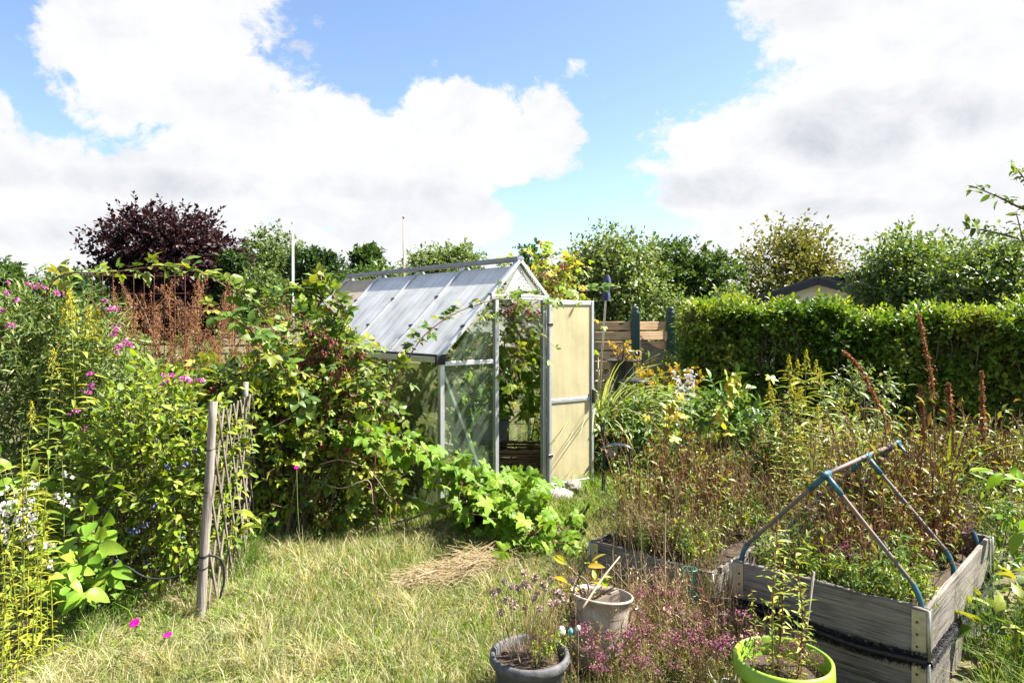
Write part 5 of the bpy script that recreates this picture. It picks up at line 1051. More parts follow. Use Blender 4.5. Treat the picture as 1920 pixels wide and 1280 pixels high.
for pts in ([P(600, 870, 4.9), P(640, 862, 4.85), P(690, 880, 4.8), P(728, 928, 4.75)], [P(590, 900, 4.85), P(640, 915, 4.8), P(690, 900, 4.8), P(700, 945, 4.78)], [P(560, 960, 5.0), P(600, 870, 4.9)]): tubes(b, curve(np.array(pts) - s0, 16), .005, .002, 5)
o = b.build('bare_branch', M_paletwig); o.location = s0; tag(o, 'pale bare crooked branch before the dark greenhouse wall', 'branch')
# hay
hq = G(880, 1078); r = thing('hay_heap', 'low ridge of dry straw lying on the lawn', 'hay', (hq[0], hq[1], 0)); n = 1500; b = MB(); t = rng.uniform(-1, 1, n); gx_ = t * .36 + rng.normal(0, .05, n); gy_ = .16 * np.sin(t * 1.4 + .2) + rng.normal(0, .075, n) * (1.2 - np.abs(t) * .6)
z = .10 * (1 - t * t) * rng.random(n) * (.6 + .4 * np.sin(t * 7 + 1)) + .012; d = np.stack([np.ones(n) * .8, rng.normal(.3, .5, n), rng.normal(0, .3, n)], -1); d = nrm(d) * rng.uniform(.04, .15, n)[:, None]; c = np.stack([gx_, gy_, z], -1)
tubes(b, np.stack([c - d, c + rng.normal(0, .008, (n, 3)) + [0, 0, .015], c + d - [0, 0, .01]], 1).clip([-9, -9, .004], [9, 9, 9]), .0018, .0012, 3); b.build('straw', M_straw, r, stuff=True)

# ================================================================ raised beds
def bed(label, A, B, C, n_collar, ch=.20, th=.022, strip=False, soil=.75, joints=True):
    """A front-left, B front-right, C back-right corner on the ground"""
    A, B, C = (np.array(q[:2]) for q in (A, B, C)); ux = (B - A); W = np.linalg.norm(ux); ux = ux / W; uy = np.array([-ux[1], ux[0]]); D = float((C - B) @ uy)
    r = thing('raised_bed', label, 'raised bed', (*A, 0), math.atan2(ux[1], ux[0]), 'pallet collar raised beds')
    for k in range(n_collar):
        z0 = .005 + k * (ch + .003)
        for (x0, y0, L, rz) in ((.0, 0, W, 0), (W - th, th, D - 2 * th, 1), (0, D - th, W, 0), (0, th, D - 2 * th, 1)):
            b = MB(); m = 12; xx = np.linspace(0, L, m); zt = ch + rng.normal(0, .0016, m) - (.006 * (rng.random(m) < .15)); zb = rng.normal(0, .0015, m).clip(0, .01)
            V = np.concatenate([np.stack([xx, np.full(m, 0.), zb], -1), np.stack([xx, np.full(m, 0.), zt - .003], -1), np.stack([xx, np.full(m, .003), zt], -1), np.stack([xx, np.full(m, th - .003), zt], -1), np.stack([xx, np.full(m, th), zt - .003], -1), np.stack([xx, np.full(m, th), zb], -1)])
            i = np.arange(m - 1); q = np.concatenate([np.stack([a * m + i, a * m + i + 1, ((a + 1) % 6) * m + i + 1, ((a + 1) % 6) * m + i], -1) for a in range(6)]); b.add(V, [q, np.array([[0, m, 2 * m, 3 * m, 4 * m, 5 * m], [6 * m - 1, 5 * m - 1, 4 * m - 1, 3 * m - 1, 2 * m - 1, m - 1]])])
            o = b.build('board', M_bed, r, smooth=False)
            if rz == 0: o.location = (x0, y0, z0)
            else: o.location = (x0 + th, y0, z0); o.rotation_euler = (0, 0, R_(90))
        for (cx, cy_, sx_, sy_) in ((0, 0, 1, 1), (W, 0, -1, 1), (W, D, -1, -1), (0, D, 1, -1)):
            h = bpy.data.objects.new('corner_hinge', None); COL.objects.link(h); h.parent = r; h.location = (cx, cy_, z0)
            b = MB(); box(b, (min(0, sx_ * .058), -.004 if sy_ > 0 else .0012, .012), (max(0, sx_ * .058), -.0012 if sy_ > 0 else .004, ch - .012), 0, .001); b.build('plate', M_galv, h, smooth=False)
            b = MB(); box(b, (-.004 if sx_ > 0 else .0012, min(0, sy_ * .058), .012), (-.0012 if sx_ > 0 else .004, max(0, sy_ * .058), ch - .012), 0, .001); b.build('plate', M_galv, h, smooth=False)
            b = MB(); tubes(b, [[(-sx_ * .004, -sy_ * .004, .004), (-sx_ * .004, -sy_ * .004, ch * .5), (-sx_ * .004, -sy_ * .004, ch - .004)]], .0085, k=8, cap=True); b.build('pin', M_galv, h)
            for z in (.05, .1, .15): 
                b = MB(); scatter(b, ICO1, np.array([[sx_ * .038, -sy_ * .0045, z]]), np.eye(3)[None], .006, np.zeros(1)); b.build('rivet', M_rust, h)
    H = n_collar * (ch + .003)
    b = MB(); m = 18; xx, yy = np.meshgrid(np.linspace(th, W - th, m), np.linspace(th, D - th, m)); I, J = np.meshgrid(np.arange(m - 1), np.arange(m - 1), indexing='ij'); b.add(np.stack([xx, yy, H * soil + rng.normal(0, .008, xx.shape)], -1).reshape(-1, 3), [np.stack([I * m + J, I * m + J + 1, (I + 1) * m + J + 1, (I + 1) * m + J], -1).reshape(-1, 4)]); b.build('soil', M_soil, r)
    if strip:      # black bristle strip wrapped round the middle
        for nm_, a_, e_, out in (('bristle_strip', (0.005, 0), (W - .0, 0), (0, -1)), ('bristle_strip', (W, 0.0), (W, D * .95), (1, 0))):
            n = 5200 if out[0] else 3400; t = rng.random(n); c = np.array(a_)[None] * (1 - t)[:, None] + np.array(e_)[None] * t[:, None]; z = ch + .002 + rng.uniform(-.03, .03, n) + .012 * np.sin(t * 7) - (.012 * np.sin(t * math.pi) if out[0] else 0)
            p0 = np.stack([c[:, 0] + out[0] * .003, c[:, 1] + out[1] * .003, z], -1); d = np.array([*out, 0]) * .6 + rng.normal(0, .5, (n, 3)); d = nrm(d) * rng.uniform(.01, .024, n)[:, None]; d[:, 0 if out[0] else 1] = np.abs(d[:, 0 if out[0] else 1]) * (out[0] or out[1]); s = MB(); tubes(s, np.stack([p0, p0 + d], 1), .0013, .0009, 3); so = s.build(nm_, M_brush, r, stuff=True)
            k = MB(); tubes(k, np.stack([np.linspace(a_[0], e_[0], 24) + out[0] * .008, np.linspace(a_[1], e_[1], 24) + out[1] * .008, ch + .012 * np.sin(np.linspace(0, 7, 24)) - (.012 * np.sin(np.linspace(0, math.pi, 24)) if out[0] else 0)], -1), .012, k=8); k.build('strip_core', M_brush, so)
    return r, W, D, H
A1, B1, C1 = np.array([1.077, 3.34]), np.array([1.678, 2.755]), np.array([2.584, 3.70])
bd1, W1, D1, H1 = bed('two tier grey plank raised bed with black bristle strip at right', A1, B1, C1, 2, .21, strip=True)
A2, B2 = np.array([.49, 4.25]), np.array([1.085, 3.70]); C2 = B2 + np.array([.82, .90])
bd2, W2, D2, H2 = bed('single tier grey plank raised bed left of the pipe frame', A2, B2, C2, 1, .22, soil=.85)
A3 = np.array([2.18, 5.02]); B3 = A3 + np.array([.78, -.10]); bd3, W3, D3, H3 = bed('weathered raised bed corner behind the pipe frame bed', A3 + [.25, .12], B3 + [.45, .1], B3 + [.6, 1.1], 1, .24)
def bed_pt(bd, x, y, z): 
    a = bd.rotation_euler.z; return np.array([bd.location.x + math.cos(a) * x - math.sin(a) * y, bd.location.y + math.sin(a) * x + math.cos(a) * y, z])
# pipe frame
pf = thing('pipe_frame', 'tent shaped pipe frame with blue joints over the raised bed', 'frame', (*A1, 0), bd1.rotation_euler.z)
pk = .90
def hoop(y, xm=.43):
    def leg(x0, sg):
        z1 = H1 + .045; f = [np.array([x0, y, H1 - .12]), np.array([x0, y, H1 - .04]), np.array([x0 + sg * .002, y, H1 + .01]), np.array([x0 + sg * .014, y, z1]), np.array([x0 + sg * .032, y, z1 + .035])]
        e = np.array([xm, y, pk]); return np.array(f + [f[-1] + (e - f[-1]) * t for t in np.linspace(.12, 1, 10)])
    l, r_ = leg(.03, 1), leg(W1 - .03, -1)
    return l, r_
for y in (.035, .6, 1.12):
    for c in hoop(y):
        b = MB(); tubes(b, c, .0095, k=8); o = b.build('leg', M_pipe, pf); b = MB(); tubes(b, c[-3:], .0135, k=8, cap=True); b.build('joint_sleeve', M_bluejoint, o); b = MB(); tubes(b, c[:5], .0115, k=8); b.build('foot_sleeve', M_bluejoint, o)
    b = MB(); scatter(b, ICO2, np.array([[.43, y, pk]]), np.eye(3)[None], .017, np.zeros(1)); b.build('joint', M_bluejoint, pf)
b = MB(); tubes(b, [[(.43, .02, pk + .003), (.43, .6, pk + .006), (.43, 1.135, pk + .003)]], .0105, k=10, cap=True); b.build('ridge_pipe', M_pipe, pf)
for y in (.035, .6, 1.12):
    b = MB(); tubes(b, [[(.43, y - .035, pk + .004), (.43, y, pk + .004), (.43, y + .035, pk + .004)]], .0145, k=10, cap=True); b.build('joint_collar', M_bluejoint, pf)

# ================================================================ planting in and behind the beds
M_redstem = leaf_mat('reddish_stem', [(.17, .06, .035), (.24, .09, .05), (.13, .045, .03), (.30, .16, .09)], .08, .2, tcol=(1, .7, .4))
M_weedleaf = leaf_mat('weed_leaf', [(.09, .15, .025), (.14, .2, .03), (.2, .24, .04), (.26, .24, .05), (.18, .09, .045), (.11, .17, .03), (.36, .28, .08)], .4)
weedA = [dry_weed(101 + i, 26, .66, .16, (M_redstem, M_drystem, M_redstem)[i], M_weedleaf, 190, 3, .0038, 'dry_weed', .05, .15) for i in range(3)]
weedB = [dry_weed(111 + i, 24, .55, .15, (M_drystem, M_drystem, M_straw)[i], (M_drystem, M_weedleaf, M_straw)[i], 120, 6, .0024, 'dry_weed', .026, .28) for i in range(3)]
weedC = [dry_weed(121 + i, 20, .5, .15, M_greenstem, (M_goldleaf, M_blue, M_shrub)[i], 260, 4, .0028, 'leafy_weed', .058, .22) for i in range(3)]
def fill(bd, W, D, z, protos, n, s0, s1, what, group, x0=.12, y0=.12):
    out = []
    for i in range(n):
        x = rng.uniform(x0, W - x0); y = rng.uniform(y0, D - y0); q = bed_pt(bd, x, y, z); o = dup(protos[rng.integers(0, len(protos))], q, rng.random() * 6.3, rng.uniform(s0, s1)); o['group'] = group; out.append(o)
    order_labels(out, what)
fill(bd2, W2, D2, H2 * .85, weedA, 6, .8, 1.25, 'red stemmed dry weed in the single tier bed', 'red weeds in the left bed', .1, .3)
fill(bd2, W2, D2, H2 * .85, weedB, 8, .6, 1.1, 'thin straw coloured weed in the single tier bed', 'straw weeds in the left bed')
fill(bd2, W2, D2, H2 * .85, weedC, 12, .45, .75, 'low green weed in the single tier bed', 'green weeds in the left bed')
def edge_fill(bd, W, z, protos, n, s0, s1, what, group):
    out = []
    for i in range(n):
        q = bed_pt(bd, .08 + (W - .16) * (i + rng.random()) / n, rng.uniform(.07, .2), z); o = dup(protos[rng.integers(0, len(protos))], q, rng.random() * 6.3, rng.uniform(s0, s1)); o['group'] = group; out.append(o)
    order_labels(out, what)
edge_fill(bd2, W2, H2 * .85, weedC, 7, .4, .62, 'green weed spilling over the front of the single tier bed', 'green weeds at the left bed front')
edge_fill(bd2, W2, H2 * .85, weedB, 7, .5, .8, 'straw weed spilling over the front of the single tier bed', 'straw weeds at the left bed front')
edge_fill(bd1, W1, H1 * .75, weedC, 9, .35, .58, 'low green weed at the front of the framed bed', 'green weeds at the framed bed front')
out = []
for i in range(9):
    q = bed_pt(bd1, rng.uniform(W1 * .5, W1 - .1), .15 + (D1 - .3) * (i + rng.random()) / 9, H1 * .75); o = dup((weedC + weedA)[rng.integers(0, 6)], q, rng.random() * 6.3, rng.uniform(.4, .7)); o['group'] = 'weeds along the right board of the framed bed'; out.append(o)
order_labels(out, 'leafy weed along the right board of the framed bed')
fill(bd1, W1, D1, H1 * .75, weedA, 11, .55, .88, 'red stemmed weed under the pipe frame', 'red weeds under the pipe frame', .2, .2)
fill(bd1, W1, D1, H1 * .75, weedC, 12, .45, .72, 'green leafy weed under the pipe frame', 'green weeds under the pipe frame')
fill(bd1, W1, D1, H1 * .75, weedB, 7, .5, .8, 'dry brown weed under the pipe frame', 'dry weeds under the pipe frame')
out = []
for i in range(7):
    q = bed_pt(bd1, rng.uniform(.18, W1 - .22), rng.uniform(.65, D1 - .15), H1 * .75); o = dup(weedA[i % 3], q, rng.random() * 6.3, rng.uniform(.95, 1.25)); o['group'] = 'tall red weeds at the back of the framed bed'; out.append(o)
order_labels(out, 'tall red stemmed weed at the back of the framed bed')
fill(bd3, W3, D3, H3 * .75, weedC, 4, .8, 1.1, 'leafy weed in the back corner bed', 'weeds in the back bed'); fill(bd3, W3, D3, H3 * .75, weedA, 4, .8, 1.1, 'red stemmed weed in the back corner bed', 'red weeds in the back bed')
OREG = [flower_mesh(16, .011, .018, M_oreg, 400 + s, leaf_diamond(.8, .2), 'flower_head', .8) for s in range(4)]
DRYH = [flower_mesh(16, .011, .018, M_dryflower, 410 + s, leaf_diamond(.8, .2), 'flower_head', .8) for s in range(2)]
def oregano(seed, n=26, h=.38, rad=.16, fl=OREG, lf=320):
    global rng
    keep = rng; r = dry_weed(seed, n, h, rad, M_drystem, M_weedleaf, lf, 2, .0016, 'oregano', .02, .3); r['category'] = 'oregano'; rng = np.random.default_rng(seed + 1)
    pts = [rng.normal(0, rad * .75, 2) for _ in range(int(n * .6))]; put(r, fl, [(p[0], p[1], h * rng.uniform(.6, .98)) for p in pts], 'flower_head', .6, 1.2); rng = keep; return r
og = [oregano(131 + i) for i in range(3)]; ogd = [oregano(141, fl=DRYH + OREG[:1])]
out = []
for (px, py) in ((1120, 1235), (1170, 1215), (1215, 1250), (1260, 1225), (1300, 1265), (1190, 1290), (1110, 1300), (1250, 1300), (1340, 1230), (1320, 1310), (1230, 1185), (1370, 1300), (1160, 1330)):
    q = G(px, py); o = dup((og + ogd * 3)[rng.integers(0, 6)], (q[0], q[1], 0), rng.random() * 6.3, rng.uniform(.5, .85)); o['group'] = 'purple oregano between the pots'; out.append(o)
order_labels(out, 'purple flowering oregano between the pots'); out = []
for (px, py) in ((1092, 1225), (1118, 1238), (1150, 1225), (1070, 1250), (1140, 1195), (1180, 1185), (1220, 1180), (1300, 1190), (1340, 1200), (1370, 1215), (1200, 1200), (1260, 1180), (1310, 1215), (1150, 1260), (1240, 1260), (1350, 1260), (1290, 1300)):
    q = G(px, py); o = dup(weedB[len(out) % 3], (q[0], q[1], 0), rng.random() * 6.3, rng.uniform(.55, .85)); o['group'] = 'dry stems among the oregano'; out.append(o)
order_labels(out, 'tuft of dry straw stems among the oregano')
out = []
for i in range(7):
    q = bed_pt(bd1, rng.uniform(.35, W1 - .12), rng.uniform(.2, D1 - .15), H1 * .7); o = dup(og[i % 3], q, rng.random() * 6.3, rng.uniform(.5, .75)); o['group'] = 'oregano under the pipe frame'; out.append(o)
order_labels(out, 'purple flowered oregano growing under the pipe frame')
# behind the beds up to the hedge
def spread(protos, n, x0, x1, y0, y1, s0, s1, what, group, cond=None):
    out = []
    while len(out) < n:
        px = rng.uniform(x0, x1); Y = rng.uniform(y0, y1); q = np.array([(px - CX) / F * Y, Y])
        if cond is not None and not cond(q): continue
        o = dup(protos[rng.integers(0, len(protos))], (*q, 0), rng.random() * 6.3, rng.uniform(s0, s1)); o['group'] = group; out.append(o)
    order_labels(out, what)
def in_bed(q):
    for bd, W, D in ((bd1, W1, D1), (bd2, W2, D2), (bd3, W3, D3)):
        a = bd.rotation_euler.z; v = q - np.array(bd.location[:2]); x = math.cos(a) * v[0] + math.sin(a) * v[1]; y = -math.sin(a) * v[0] + math.cos(a) * v[1]
        if -.15 < x < W + .15 and -.15 < y < D + .15: return True
    return False
free = lambda q: not in_bed(q)
spread(weedA, 18, 1300, 1900, 4.9, 6.2, .9, 1.4, 'tall red stemmed weed between beds and hedge', 'red weeds before the hedge', free)
spread(weedB, 24, 1250, 1960, 4.4, 6.2, .8, 1.3, 'tangled dry brown weed between beds and hedge', 'dry weeds before the hedge', free)
spread(weedC, 30, 1290, 1960, 4.6, 6.8, .7, 1.2, 'green leafy weed between beds and hedge', 'green weeds before the hedge', free)
place_gold([(1465, 690, 5.2), (1485, 682, 5.1), (1505, 690, 5.2), (1520, 672, 5.2), (1555, 662, 5.0), (1568, 728, 4.8), (1467, 772, 4.6), (1440, 740, 5.0), (1535, 705, 5.3), (1665, 800, 4.9), (1498, 740, 4.9), (1480, 800, 4.5), (1545, 760, 4.8), (1290, 790, 5.4), (1450, 720, 5.4), (1512, 715, 5.0), (1475, 730, 5.0), (1530, 735, 5.1), (1600, 770, 5.2), (1625, 800, 5.0)], 'yellow goldenrod spike behind the pipe frame', 'goldenrod behind the pipe frame')
# tall dock spires in front of the hedge
for lab, pts, w in (('tall straight brown dock spire before the hedge', [(1752, 800), (1748, 720), (1735, 650), (1722, 588)], .05), ('bent brown dock spire leaning left before the hedge', [(1660, 800), (1640, 745), (1612, 690), (1582, 658)], .045), ('upright dark brown dock spire near the right edge', [(1842, 850), (1842, 800), (1842, 750), (1841, 695)], .05), ('short brown dock spire left of the strap leaves', [(1733, 850), (1732, 810), (1728, 760), (1726, 722)], .06), ('short brown dock spire right of the strap leaves', [(1788, 830), (1784, 790), (1780, 750), (1778, 718)], .05)):
    Y = 5.4; L = [P(*q, Y) for q in pts]; b0 = np.array([L[0][0] + .02, Y, 0]); r = thing('dock_spire', lab, 'dock', b0, 0, 'dock spires before the hedge'); c = curve([np.zeros(3)] + [q - b0 for q in L], 30); b = MB(); tubes(b, c, .008, .003, 6); b.build('stem', M_drystem, r); b = MB(); m = 620; t = 10 + rng.random(m) * 18.9; i = t.astype(int); q = c[i] + (c[i + 1] - c[i]) * (t - i)[:, None] + rng.normal(0, w * .3, (m, 3)) * [1, 1, .4] * ((1.15 - (t - 10) / 24) * (.65 + .5 * np.sin(t * 2.3 + pts[0][0])))[:, None]
    scatter(b, leaf_diamond(.85, .2), q, frames(rng.normal(size=(m, 3)) - [0, 0, .3], rng.normal(size=(m, 3))), .017 * rng.uniform(.7, 1.4, m), rng.random(m)); b.build('seeds', M_dock, r, stuff=True)
def strap(label, loc, n, h, mat, w=.03, seed=0, nm='strap_leaf_plant', cat='plant', arch=.6, parts=True):
    rr = np.random.default_rng(seed); r = thing(nm, label, cat, loc, 0)
    for i in range(n):
        a = rr.random() * 6.28; L = h * rr.uniform(.6, 1.1); out = rr.uniform(.15 if arch < .9 else .35, arch); m = 9; t = np.linspace(0, 1, m); rad = L * out * t ** 1.6; z = L * (t - out * .75 * t ** 2.6); d = np.array([math.cos(a), math.sin(a)]); s = np.array([-d[1], d[0]])
        ww = w * (1 - t ** 3) * .5 + .0005; c = np.stack([d[0] * rad, d[1] * rad, z], -1); sd = np.array([s[0], s[1], 0]); V = np.stack([c - sd * ww[:, None], c + [0, 0, -.15 * w], c + sd * ww[:, None]], 1).reshape(-1, 3); j = np.arange(m - 1) * 3
        b = MB(); b.add(V, [np.concatenate([np.stack([j, j + 1, j + 4, j + 3], -1), np.stack([j + 1, j + 2, j + 5, j + 4], -1)])], 0.0); b.build('leaf', mat, r)
    return r
strap('strap leaved yellow green plant before the hedge', (*P(1775, 800, 5.3)[:2], 0), 34, .95, M_goldleaf, .03, 5)
strap('pale variegated ornamental grass right of the greenhouse door', (*P(1122, 700, 7.5)[:2], 0), 190, 1.7, M_pampas, .02, 6, 'ornamental_grass', 'ornamental grass', 1.0)
def shrub(label, px, Y, lobes, n_sp, size, mat, seed, nm='shrub', nl=8, tpl=None, parts=60, sl=(.12, .28), cat='shrub', group=None, base=None, zmin=.03):
    global rng
    keep = rng; rng = np.random.default_rng(seed); r = thing(nm, label, cat, base if base is not None else (*P(px, 600, Y)[:2], 0), 0, group); p, d = lobe_points(lobes, n_sp, .4, zmin, .4, .55); pos, Rm, sc, ti, path = spray(p, d, rng.uniform(*sl, len(p)), nl, size, .2, two_rank=False, jit=.4); emit(r, tpl or OV, pos, Rm, sc, ti, mat, parts)
    b = MB(); tubes(b, path, .0025, .0012, 3); lo = np.asarray(lobes); n = 18; k = rng.integers(0, len(lo), n); e = lo[k, :3]; tubes(b, np.stack([curve([e[i] * [.15, .15, 0], e[i] * [.5, .5, .55] + rng.normal(0, .03, 3), e[i] + rng.normal(0, .06, 3)], 8) for i in range(n)]), .007, .003, 5); b.build('branches', M_twig, r, stuff=True); rng = keep; return r
for (lab, px, Y, h_, sd) in LATE: shrub(lab, px, Y, [(0, 0, h_ * .5, .38, .3, h_ * .48), (.3, .1, h_ * .45, .3, .3, h_ * .45), (-.3, .1, h_ * .42, .3, .3, h_ * .42)], 210, .075, M_shrub, sd, 'nettle_clump', 8, None, 0, (.12, .3), 'nettles', 'nettles behind the docks')
shrub('leafy currant shrub right of the greenhouse door', 1170, 7.2, [(0, 0, .4, .3, .25, .35), (.3, 0, .42, .35, .3, .4), (-.2, -.2, .25, .2, .2, .25)], 260, .065, M_shrub, 151)
shrub('pale green leafed shrub at the foot of the currant', 1125, 6.9, [(0, 0, .3, .22, .18, .3), (.12, 0, .4, .15, .15, .2)], 90, .075, M_apple, 152)
shrub('dark green shrub under the curved fence board', 1235, 8.7, [(0, 0, .65, .3, .2, .45)], 130, .06, M_hedge, 153)
shrub('young apple bush with glossy leaves behind the left bed', 1352, 5.35, [(0, 0, .5, .22, .22, .42), (.16, .05, .5, .2, .2, .36), (.05, 0, .8, .16, .15, .2)], 190, .075, M_shrub, 154, parts=150)
shrub('orange and yellow marigolds in front of the fence', 1225, 8.2, [(-.25, 0, .86, .22, .15, .1), (.05, 0, .84, .25, .15, .12), (.35, 0, .88, .2, .15, .16)], 120, .04, M_orange, 155, 'marigold_patch', 6, [leaf_ovate(.8, 2, .2, .1)], 0, (.04, .1), 'marigolds')
shrub('green foliage below the marigolds', 1225, 8.0, [(0, 0, .42, .55, .3, .32)], 200, .06, M_hedge, 156)
shrub('leafy green shrub before the hedge end', 1330, 6.9, [(0, 0, .42, .26, .25, .35), (.3, -.1, .32, .3, .25, .3)], 200, .06, M_shrub, 157)
shrub('grey green climbing rose leaves against the hedge', 1600, 6.4, [(0, 0, .6, .25, .2, .5), (.1, 0, .95, .2, .15, .2)], 150, .05, M_pea, 158)
shrub('pale leafed plant with roundish leaves at right edge', 1960, 3.7, [(0, 0, .5, .1, .1, .26), (.1, 0, .3, .12, .15, .25)], 22, .09, M_dog, 159, tpl=DOG, parts=60, nl=5)
shrub('dark leafed plant in the shade beside the raised bed', 1925, 3.2, [(0, 0, .16, .16, .18, .14)], 36, .08, M_bramble, 160, tpl=DOG, parts=50, nl=5)
bb = thing('grape_vine', 'yellow green grape vine growing beside the apple bush', 'vine', (*P(1350, 900, 5.0)[:2], 0)); o3 = np.array([*P(1350, 900, 5.0)[:2], 0]); c = np.array([curve([np.zeros(3), P(1340, 880, 5.0) - o3, P(1330, 800, 5.0) - o3, P(1372, 740, 5.0) - o3, P(1390, 700, 5.0) - o3], 20), curve([np.zeros(3), P(1320, 890, 4.95) - o3, P(1290, 830, 4.95) - o3, P(1270, 790, 5.0) - o3, P(1260, 760, 5.0) - o3], 20)]); b = MB(); tubes(b, c, .005, .002, 5); b.build('canes', M_cane, bb)
n = 46; q = c[rng.integers(0, 2, n), rng.integers(7, 20, n)] + rng.normal(0, .055, (n, 3)); emit(bb, GRAPE, q, frames(rng.normal(0, .6, (n, 3)) + [0, -.3, -.4], rng.normal(0, .35, (n, 3)) + [.3, -.6, .5]), .115 * rng.uniform(.6, 1.2, n), rng.random(n), M_vineyel, 46)
# under the apple tree at the right edge
at = thing('apple_tree', 'apple tree branches reaching in at the upper right', 'tree', (4.15, 4.3, 0)); o3 = np.array([4.15, 4.3, 0]); b = MB(); tubes(b, curve([(0, 0, 0), (.03, .02, 1.0), (-.05, 0, 1.9), (-.02, .05, 2.7)], 14), .06, .02, 9); b.build('trunk', M_bark, at)
br = [curve([(-.03, 0, 1.7), P(1990, 420, 3.9) - o3, P(1915, 390, 3.8) - o3, P(1870, 368, 3.75) - o3, P(1825, 350, 3.7) - o3], 20), curve([(-.05, 0, 1.9), P(1985, 350, 3.8) - o3, P(1930, 340, 3.75) - o3, P(1902, 312, 3.7) - o3], 20), curve([(-.05, 0, 1.6), P(1990, 470, 3.9) - o3, P(1920, 450, 3.8) - o3, P(1850, 432, 3.8) - o3, P(1815, 428, 3.8) - o3], 20), curve([(-.05, 0, 1.5), P(1990, 500, 3.8) - o3, P(1930, 470, 3.7) - o3, P(1905, 400, 3.7) - o3], 20)]
br = np.array(br); b = MB(); tubes(b, br, .012, .0025, 5); b.build('branches', M_bark, at); n = 150; q = br[rng.integers(0, 4, n), (rng.random(n) * 13 + 6.99).astype(int)] + rng.normal(0, .018, (n, 3)); emit(at, OV, q, frames(rng.normal(0, .7, (n, 3)) + [-.4, 0, .1], rng.normal(0, .4, (n, 3)) + [0, -.2, 1]), .055 * rng.uniform(.6, 1.2, n), rng.random(n), M_apple, 150)

# ================================================================ pots and small things
def pot(nm, label, cat, loc, prof, mat, soil_r, soil_z, rim=None):
    r = thing(nm, label, cat, loc); b = MB(); lathe(b, prof, 48); b.build('body', mat, r); b = MB(); lathe(b, [(0, soil_z + .012), (soil_r * .5, soil_z + .006), (soil_r, soil_z)], 24); b.build('soil', M_soil, r); return r
lp = np.array([1.072, 2.70]); pot('plant_pot', 'lime green plastic pot with tall seedlings at lower right', 'pot', (*lp, 0), [(0, .006), (.125, .006), (.13, 0), (.165, .20), (.187, .205), (.19, .215), (.187, .262), (.178, .268), (.172, .262), (.168, .21), (.160, .19)], M_lime, .161, .195)
tall = [spike_plant(500 + i, .62, 46, M_goldleaf, M_redstem, leaf_ovate(.26, 3, .06, .3), .06, None, 0, 'willowherb', 'seedling', r0=.004) for i in range(2)]
out = []
for (px, topy, s) in ((1440, 965, 0), (1462, 985, 0), (1487, 1000, 0), (1420, 1110, 0), (1500, 1060, 0), (1478, 1030, 0)):
    q = P(px, topy, 2.70); x = np.clip(q[0], lp[0] - .11, lp[0] + .11); o = dup(tall[len(out) % 2], (x, lp[1] + rng.uniform(-.06, .08), .19), rng.random() * 6, max(.3, (q[2] - .2) / .62)); o['group'] = 'seedlings in the lime pot'; out.append(o)
order_labels(out, 'leggy willowherb seedling in the lime green pot')
w0 = dup(weedB[0], (lp[0], lp[1], .19), 0, .42, 'dry brown weeds filling the lime green pot'); w0['group'] = 'dry weeds in pots'
o = dup(og[0], (lp[0] + .05, lp[1] - .05, .19), 0, .4, 'small pink flowers inside the lime green pot'); 
b = MB(); tubes(b, [[(0, 0, 0), (.03, 0, .2), (.058, .0, .40)]], .007, .006, 6, cap=True); o = b.build('cane', M_postwood); o.location = (lp[0] + .09, lp[1] + .06, .18); tag(o, 'short bamboo cane stuck in the lime green pot', 'cane')
gp = G(993, 1222, .2); pot('plant_pot', 'dark grey rough pot holding dried allium heads', 'pot', (*gp[:2], 0), [(0, .006), (.115, .006), (.12, 0), (.135, .06), (.148, .15), (.162, .158), (.170, .175), (.166, .20), (.155, .205), (.146, .195), (.142, .16)], M_greypot, .143, .165)
def head_mesh(seed):
    r = np.random.default_rng(seed); b = MB(); n = 70; d = nrm(r.normal(size=(n, 3))); scatter(b, leaf_ovate(.5, 2, .3, .0), d * .005, frames(d, r.normal(size=(n, 3))), .017 * r.uniform(.7, 1.1, n), r.random(n)); me = b.mesh('seed_head'); me.materials.append(M_dryflower); return me
HEAD = [head_mesh(s) for s in range(3)]
al = thing('dried_alliums', 'dried brown allium seed heads in the grey pot', 'alliums', (gp[0], gp[1], .165)); b = MB(); hp = []
for (px, py) in ((1073, 1088), (983, 1073), (947, 1090), (935, 1107), (1003, 1082), (985, 1095), (960, 1100), (972, 1101), (995, 1097), (1020, 1095), (1008, 1110), (1022, 1103), (950, 1125), (963, 1133), (985, 1138), (1000, 1120), (1040, 1108), (1050, 1113), (1033, 1130), (1012, 1140), (940, 1148), (1045, 1130), (1060, 1125), (925, 1110), (1035, 1085)):
    q = P(px, py, gp[1] + rng.uniform(-.1, .12)) - np.array([gp[0], gp[1], .165]); s = np.array([q[0] * .45, q[1] * .5, -.01]); tubes(b, curve([s, (s + q) / 2 + rng.normal(0, .01, 3), q], 8), .002, .0016, 4); hp.append(q)
b.build('stalks', M_straw, al); put(al, HEAD, hp, 'seed_head', .7, 1.15)
w = dup(weedB[1], (gp[0], gp[1], .16), 0, .5, 'thin dry grass inside the grey pot'); w['group'] = 'dry weeds in pots'
w = dup(weedC[1], (gp[0] + .06, gp[1] - .02, .16), 1, .35, 'green shoots inside the grey pot'); w['group'] = 'green shoots in pots'
wb = np.array([.386, 3.13]); r = thing('bucket', 'dirty white ribbed enamel bucket behind the alliums', 'bucket', (*wb, 0)); r.rotation_euler = (R_(-6), R_(5), 0)
